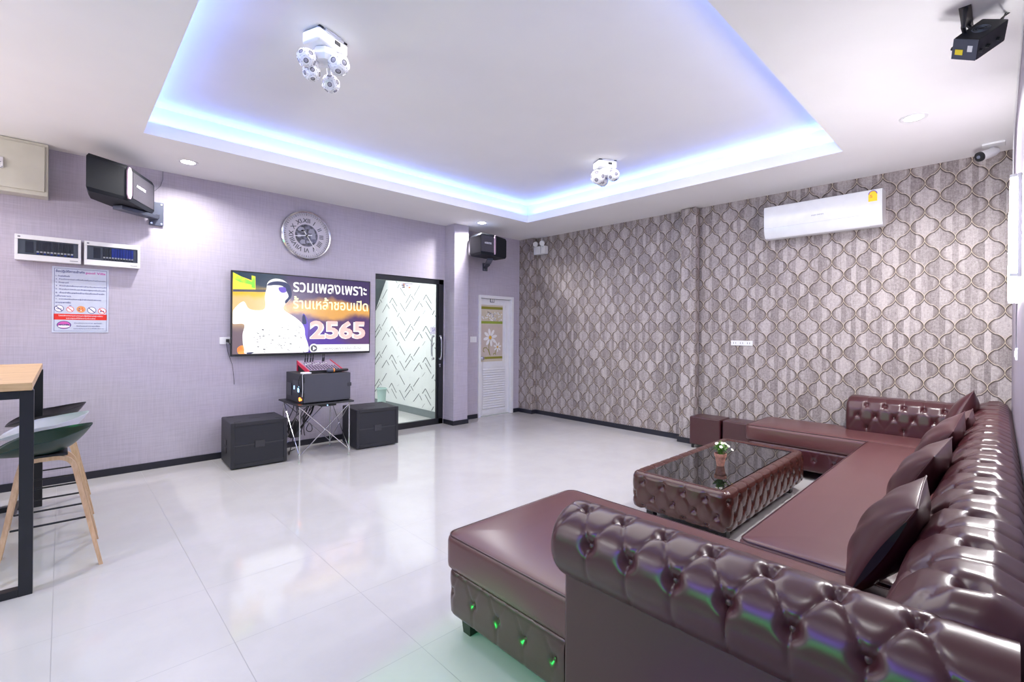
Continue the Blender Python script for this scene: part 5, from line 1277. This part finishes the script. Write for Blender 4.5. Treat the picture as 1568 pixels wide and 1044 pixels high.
# ---- moving head party lights
M['lensgrey'] = mat('grey_lens', (.34, .33, .38), .2)
def dodeca(r):
    phi = (1 + 5 ** .5) / 2; P = []
    for a in (-1, 1):
        for b in (-1, 1):
            for c in (-1, 1): P.append((a, b, c))
    for a in (-1, 1):
        for b in (-1, 1): P += [(0, a / phi, b * phi), (a / phi, b * phi, 0), (a * phi, 0, b / phi)]
    return [Vector(p).normalized() * r for p in P]
def party(loc, balls, base, rz, label, s=1.):
    T = thing('party_light', label, 'stage light', loc, 0, 'white multi-ball party lights on the raised ceiling')
    R = Matrix.Translation(loc) @ Matrix.Rotation(rz, 4, 'Z')
    m = MB(); bx, by, bz = base
    m.box((0, 0, -bz / 2 - .004), (bx, by, bz), .018, T=R, seg=3); m.b2((-bx * .3, -by / 2 - .012, -.02), (bx * .3, by / 2 + .012, -.002), .003, T=R); b = m.build('base', 'whitegloss', T)
    m = MB(); m.box((bx * .12, -by / 2 - .001, -bz * .5), (.045, .006, .022), .002, T=R); 
    for k in (-1, 1): m.box((k * bx * .4, -by / 2 + .01, -.004), (.03, .02, .008), .001, T=R)
    m.build('display', 'black', b)
    m = MB(); m.lathe([(.05, 0), (.075, -.02), (.08, -.06), (.06, -.09), (0, -.10)], 8, T=R @ Matrix.Translation((0, 0, -bz + .01))); m.build('yoke', 'whitegloss', T)
    rr = random.Random(int(loc[0] * 100))
    for (x, y, z, r) in balls:
        c = R @ Vector((x, y, z)); Rb = Matrix.Translation(c) @ Matrix.Rotation(rr.uniform(0, 2), 4, 'X') @ Matrix.Rotation(rr.uniform(0, 2), 4, 'Z')
        bm = bmesh.new()
        for p in dodeca(r): bm.verts.new(p)
        ret = bmesh.ops.convex_hull(bm, input=bm.verts); bmesh.ops.dissolve_limit(bm, angle_limit=.05, verts=bm.verts, edges=bm.edges)
        bm.faces.ensure_lookup_table(); cen = [(f.calc_center_median().copy(), f.normal.copy()) for f in bm.faces]
        bmesh.ops.bevel(bm, geom=bm.edges[:], offset=r * .10, segments=2, profile=.5, affect='EDGES'); bm.verts.ensure_lookup_table(); bm.normal_update()
        m = MB(); m.add([v.co for v in bm.verts], [[v.index for v in f.verts] for f in bm.faces], 0, Rb); bm.free()
        m.cyl(c, R @ Vector((x * .35, y * .35, -bz - .03)), .016)
        ball = m.build('lamp_ball', 'whitegloss', T)
        for cc, nn in cen:
            if nn.dot(cc) < 0: nn = -nn
            Q = Rb @ Matrix.Translation(cc) @ nn.to_track_quat('Z', 'Y').to_matrix().to_4x4()
            m = MB(); k = r * .33
            m.lathe([(k * 1.05, -.002), (k * 1.05, .003), (k * .72, .005)], 20, 0, Q, open=True); m.lathe([(k * .72, .005), (k * .55, .0035)], 20, 1, Q, open=True); m.lathe([(0, .007), (k * .3, .0065), (k * .55, .0035)], 20, 2, Q)
            for t in range(4): m.box((k * 1.3 * math.cos(t * PI / 2 + .7), k * 1.3 * math.sin(t * PI / 2 + .7), .001), (.003, .003, .002), m=1, T=Q)
            m.build('lens', ['white', 'darkgrey', 'lensgrey'], ball)
party((1.215, 3.03, ZU), [(.045, -.07, -.165, .074), (-.12, .03, -.185, .062), (-.055, .06, -.235, .058), (.10, .06, -.235, .062)], (.24, .15, .085), .35, 'white multi-ball party light on the raised ceiling nearest the viewer')
party((4.32, 3.07, ZU), [(-.075, .02, -.17, .088), (.075, -.06, -.16, .074), (.02, .10, -.18, .07)], (.22, .15, .085), -.5, 'white multi-ball party light on the raised ceiling near the papered wall')
# ---- black laser projector under the lower ceiling
def build_laser():
    C = Vector((3.30, .105, 2.885)); ax = Vector((-.62, .62, -.62)).normalized()
    T = thing('laser_projector', 'black laser projector box with yellow label hanging at the upper right', 'stage light', (3.30, .105, 2.8))
    side = ax.cross(Vector((0, 0, 1))).normalized(); up = side.cross(ax)
    R = Matrix((( ax.x, side.x, up.x, C.x), (ax.y, side.y, up.y, C.y), (ax.z, side.z, up.z, C.z), (0, 0, 0, 1)))
    R = R @ Matrix.Rotation(math.radians(40), 4, 'X')
    m = MB(); m.box((0, 0, 0), (.17, .115, .105), .006, T=R); b = m.build('housing', 'blackmetal', T)
    MB().box((.088, 0, 0), (.006, .112, .102), .003, T=R).build('face_plate', 'greymetal', b)
    MB().box((.0925, .022, -.012), (.002, .035, .026), .0004, T=R).build('warning_label', 'yellow', b)
    MB().box((.0925, -.026, .008), (.002, .022, .03), .0004, T=R).build('white_label', 'white', b)
    for zf in (1, -1):
        m = MB(); q = R @ Matrix.Translation((.0, 0, zf * .053))
        for rr_ in (.014, .024, .033): m.tube([q @ Vector((rr_ * math.cos(t), rr_ * math.sin(t), 0)) for t in np.linspace(0, 2 * PI, 25)[:-1]], .0022, 6, closed=True)
        m.build('fan_grille', 'greymetal', b)
    for x in (-.03, .03, .07):
        m = MB(); q = R; m.cyl(q @ Vector((x, .058, -.01)), q @ Vector((x, .072, -.01)), .009, n=12); m.build('side_knob', 'black', b); m = MB(); m.cyl(q @ Vector((x, -.058, -.01)), q @ Vector((x, -.072, -.01)), .009, n=12); m.build('side_knob', 'black', b)
    m = MB(); m.b2((3.18, .13, HC - .004), (3.40, .175, HC - .0005)); m.tube([(3.20, .15, HC - .003), (3.21, .16, 2.93), C + side * .055], .009, 6); m.tube([(3.38, .15, HC - .003), (3.37, .12, 2.95), C - side * .055], .009, 6); m.build('bracket', 'blackmetal', T)
    k = C - ax * .085
    m = MB(); m.tube([tuple(p) for p in resample([k + side * .03, k - ax * .05 + Vector((0, 0, .03)), k - ax * .08 + Vector((.02, -.02, .05)), k - ax * .05 - side * .02 + Vector((.03, 0, .06)), k - side * .03], 18)[0]], .0035, 6); m.build('power_cable', 'black', T)
build_laser()
# ================================================================ bar table and stools
def build_bar():
    T = thing('bar_table', 'tall wooden bar table with black square frame at the left edge', 'bar table', (-.6, 4.5, 0))
    MB().b2((-1.15, 3.565, 1.083), (-.112, 5.42, 1.125), .004).build('table_top', 'wood', T)
    for y in (3.60, 5.30):
        t = .027
        m = MB(); m.b2((-.16, y - t, 0), (-.16 + 2 * t, y + t, 1.083), .002); m.build('leg', 'blackmetal', T)
        m = MB(); m.b2((-1.10, y - t, 0), (-1.10 + 2 * t, y + t, 1.083), .002); m.build('leg', 'blackmetal', T)
        m = MB(); m.b2((-1.10 + 2 * t, y - t, 0.001), (-.16, y + t, .04), .002); m.build('foot_rail', 'blackmetal', T)
        m = MB(); m.b2((-1.10 + 2 * t, y - t, 1.04), (-.16, y + t, 1.082), .002); m.build('top_rail', 'blackmetal', T)
build_bar()
def build_stool(key, label):
    T = thing('bar_stool', label, 'bar stool', (0, 0, 0), 0, 'bar stools with low plastic seats along the bar table')
    # shell seat: front edge at -x droops, back edge at +x rises
    nu, nv = 36, 28; top = []; 
    def surf(u, v):              # u: -1 front .. 1 back ; v: -1..1 side
        w = .225 * (1 - .16 * u * u) * (1 - .20 * max(0, u) ** 3); x = -.035 + .225 * u
        ru = max(0, u)
        r_ = min(1., (abs(u) ** 2.5 + abs(v) ** 2.5) ** .4); ca_ = u / max(1e-6, math.hypot(u, v))
        rim = .097 + .052 * max(0, ca_) ** 1.5 if ca_ > 0 else .097 - .088 * (-ca_) ** 1.6
        z = .668 + rim * r_ ** 2.5
        x -= .03 * (v * v) * (u > 0) * u
        return Vector((x, w * v, z))
    # outline superellipse so the corners are round
    vs = []; fs = []
    rings = 16; K = 48
    for lay, th in ((0, 0), (1, -.009)):
        for j in range(rings + 1):
            r = j / rings
            for k in range(K):
                a = 2 * PI * k / K; c, s_ = math.cos(a), math.sin(a); e = .80
                u = r * math.copysign(abs(c) ** e, c); v = r * math.copysign(abs(s_) ** e, s_)
                p = surf(u, v); vs.append(p + Vector((0, 0, th * (1 - .5 * r))))
    n1 = (rings + 1) * K
    for lay in (0, 1):
        o = lay * n1
        for j in range(rings):
            for k in range(K):
                f = (o + j * K + k, o + j * K + (k + 1) % K, o + (j + 1) * K + (k + 1) % K, o + (j + 1) * K + k)
                fs.append(f[::-1] if lay == 0 else f)
    for k in range(K): fs.append((rings * K + k, rings * K + (k + 1) % K, n1 + rings * K + (k + 1) % K, n1 + rings * K + k))
    m = MB(); m.add(vs, fs); m.build('seat', key, T, angle=70)
    m = MB(); m.b2((-.11, -.10, .652), (.075, .10, .668), .004); m.build('seat_mount', 'blackmetal', T)
    # two bent plywood frames, each spanning the width in x and leaning outwards in y
    for sy in (-1, 1):
        P2 = round_path([(-.222, 0.0), (-.122, .642), (.092, .642), (.222, 0.0)], .075, 7)
        vs = []; fs = []; n = len(P2); t = .024; dpt = .030
        c = []
        for i, (x, z) in enumerate(P2):
            a = Vector(P2[max(0, i - 1)]); b = Vector(P2[min(n - 1, i + 1)]); tg = (b - a).normalized(); nn = Vector((-tg.y, tg.x)); k = t if 0 < i < n - 1 else t * .8
            y = sy * (.085 + (.642 - z) / .652 * .15)
            for dy in (-dpt / 2, dpt / 2):
                for q in (-k / 2, k / 2): vs.append((x + nn.x * q, y + dy, max(0, z + nn.y * q) if z > .001 else 0))
        for i in range(n - 1):
            o = i * 4; p = o + 4; fs += [(o, o + 1, p + 1, p), (o + 1, o + 3, p + 3, p + 1), (o + 3, o + 2, p + 2, p + 3), (o + 2, o, p, p + 2)]
        fs += [(0, 2, 3, 1), (4 * n - 4, 4 * n - 3, 4 * n - 1, 4 * n - 2)]
        m = MB(); m.add(vs, fs); m.build('leg_frame', 'birch', T, angle=40)
    def legx(z): return .222 - .137 * z / .615
    def legy(z): return .085 + (.652 - z) / .652 * .15
    for z, kind in ((.28, 'x'), (.20, 'y'), (.27, 'xb')):
        if kind == 'x': m = MB(); m.cyl((-legx(z) + .0, -legy(z), z), (legx(z), -legy(z), z), .006, n=8); m.build('footrest_bar', 'blackmetal', T)
        elif kind == 'xb': m = MB(); m.cyl((-legx(z), legy(z), z), (legx(z), legy(z), z), .006, n=8); m.build('footrest_bar', 'blackmetal', T)
        else:
            for sx in (-1, 1): m = MB(); m.cyl((sx * legx(.36), -legy(.36), .36), (sx * legx(.36), legy(.36), .36), .006, n=8); m.build('footrest_bar', 'blackmetal', T)
    return T
for key, y, lab in (('seatgreen', 3.99, 'bar stool with a dark green seat, nearest of the three'), ('seatwhite', 4.58, 'bar stool with a pale white seat between the green and black ones'), ('seatblack', 5.16, 'bar stool with a black seat, nearest the lavender wall')):
    t = build_stool(key, lab); t.location = (-.045, y, 0)
# pale bin glimpsed through the glass door
def build_bin():
    M['mint'] = mat('pale_mint_plastic', (.36, .50, .46), .35)
    T = thing('waste_bin', 'pale mint plastic bin glimpsed through the glass door', 'bin', (3.92, 7.3, 0)); Q = Matrix.Translation((3.92, 7.3, 0))
    MB().lathe([(.070, 0), (.074, .01), (.070, .12), (.068, .25), (.076, .38), (.084, .42), (.080, .42), (.070, .36), (.062, .10), (0, .02)], 28, 0, Q).build('body', 'mint', T)
    MB().lathe([(.084, .418), (.089, .424), (.087, .438), (.078, .440), (.078, .424)], 28, 0, Q, open=True).build('rim', 'mint', T)
build_bin()
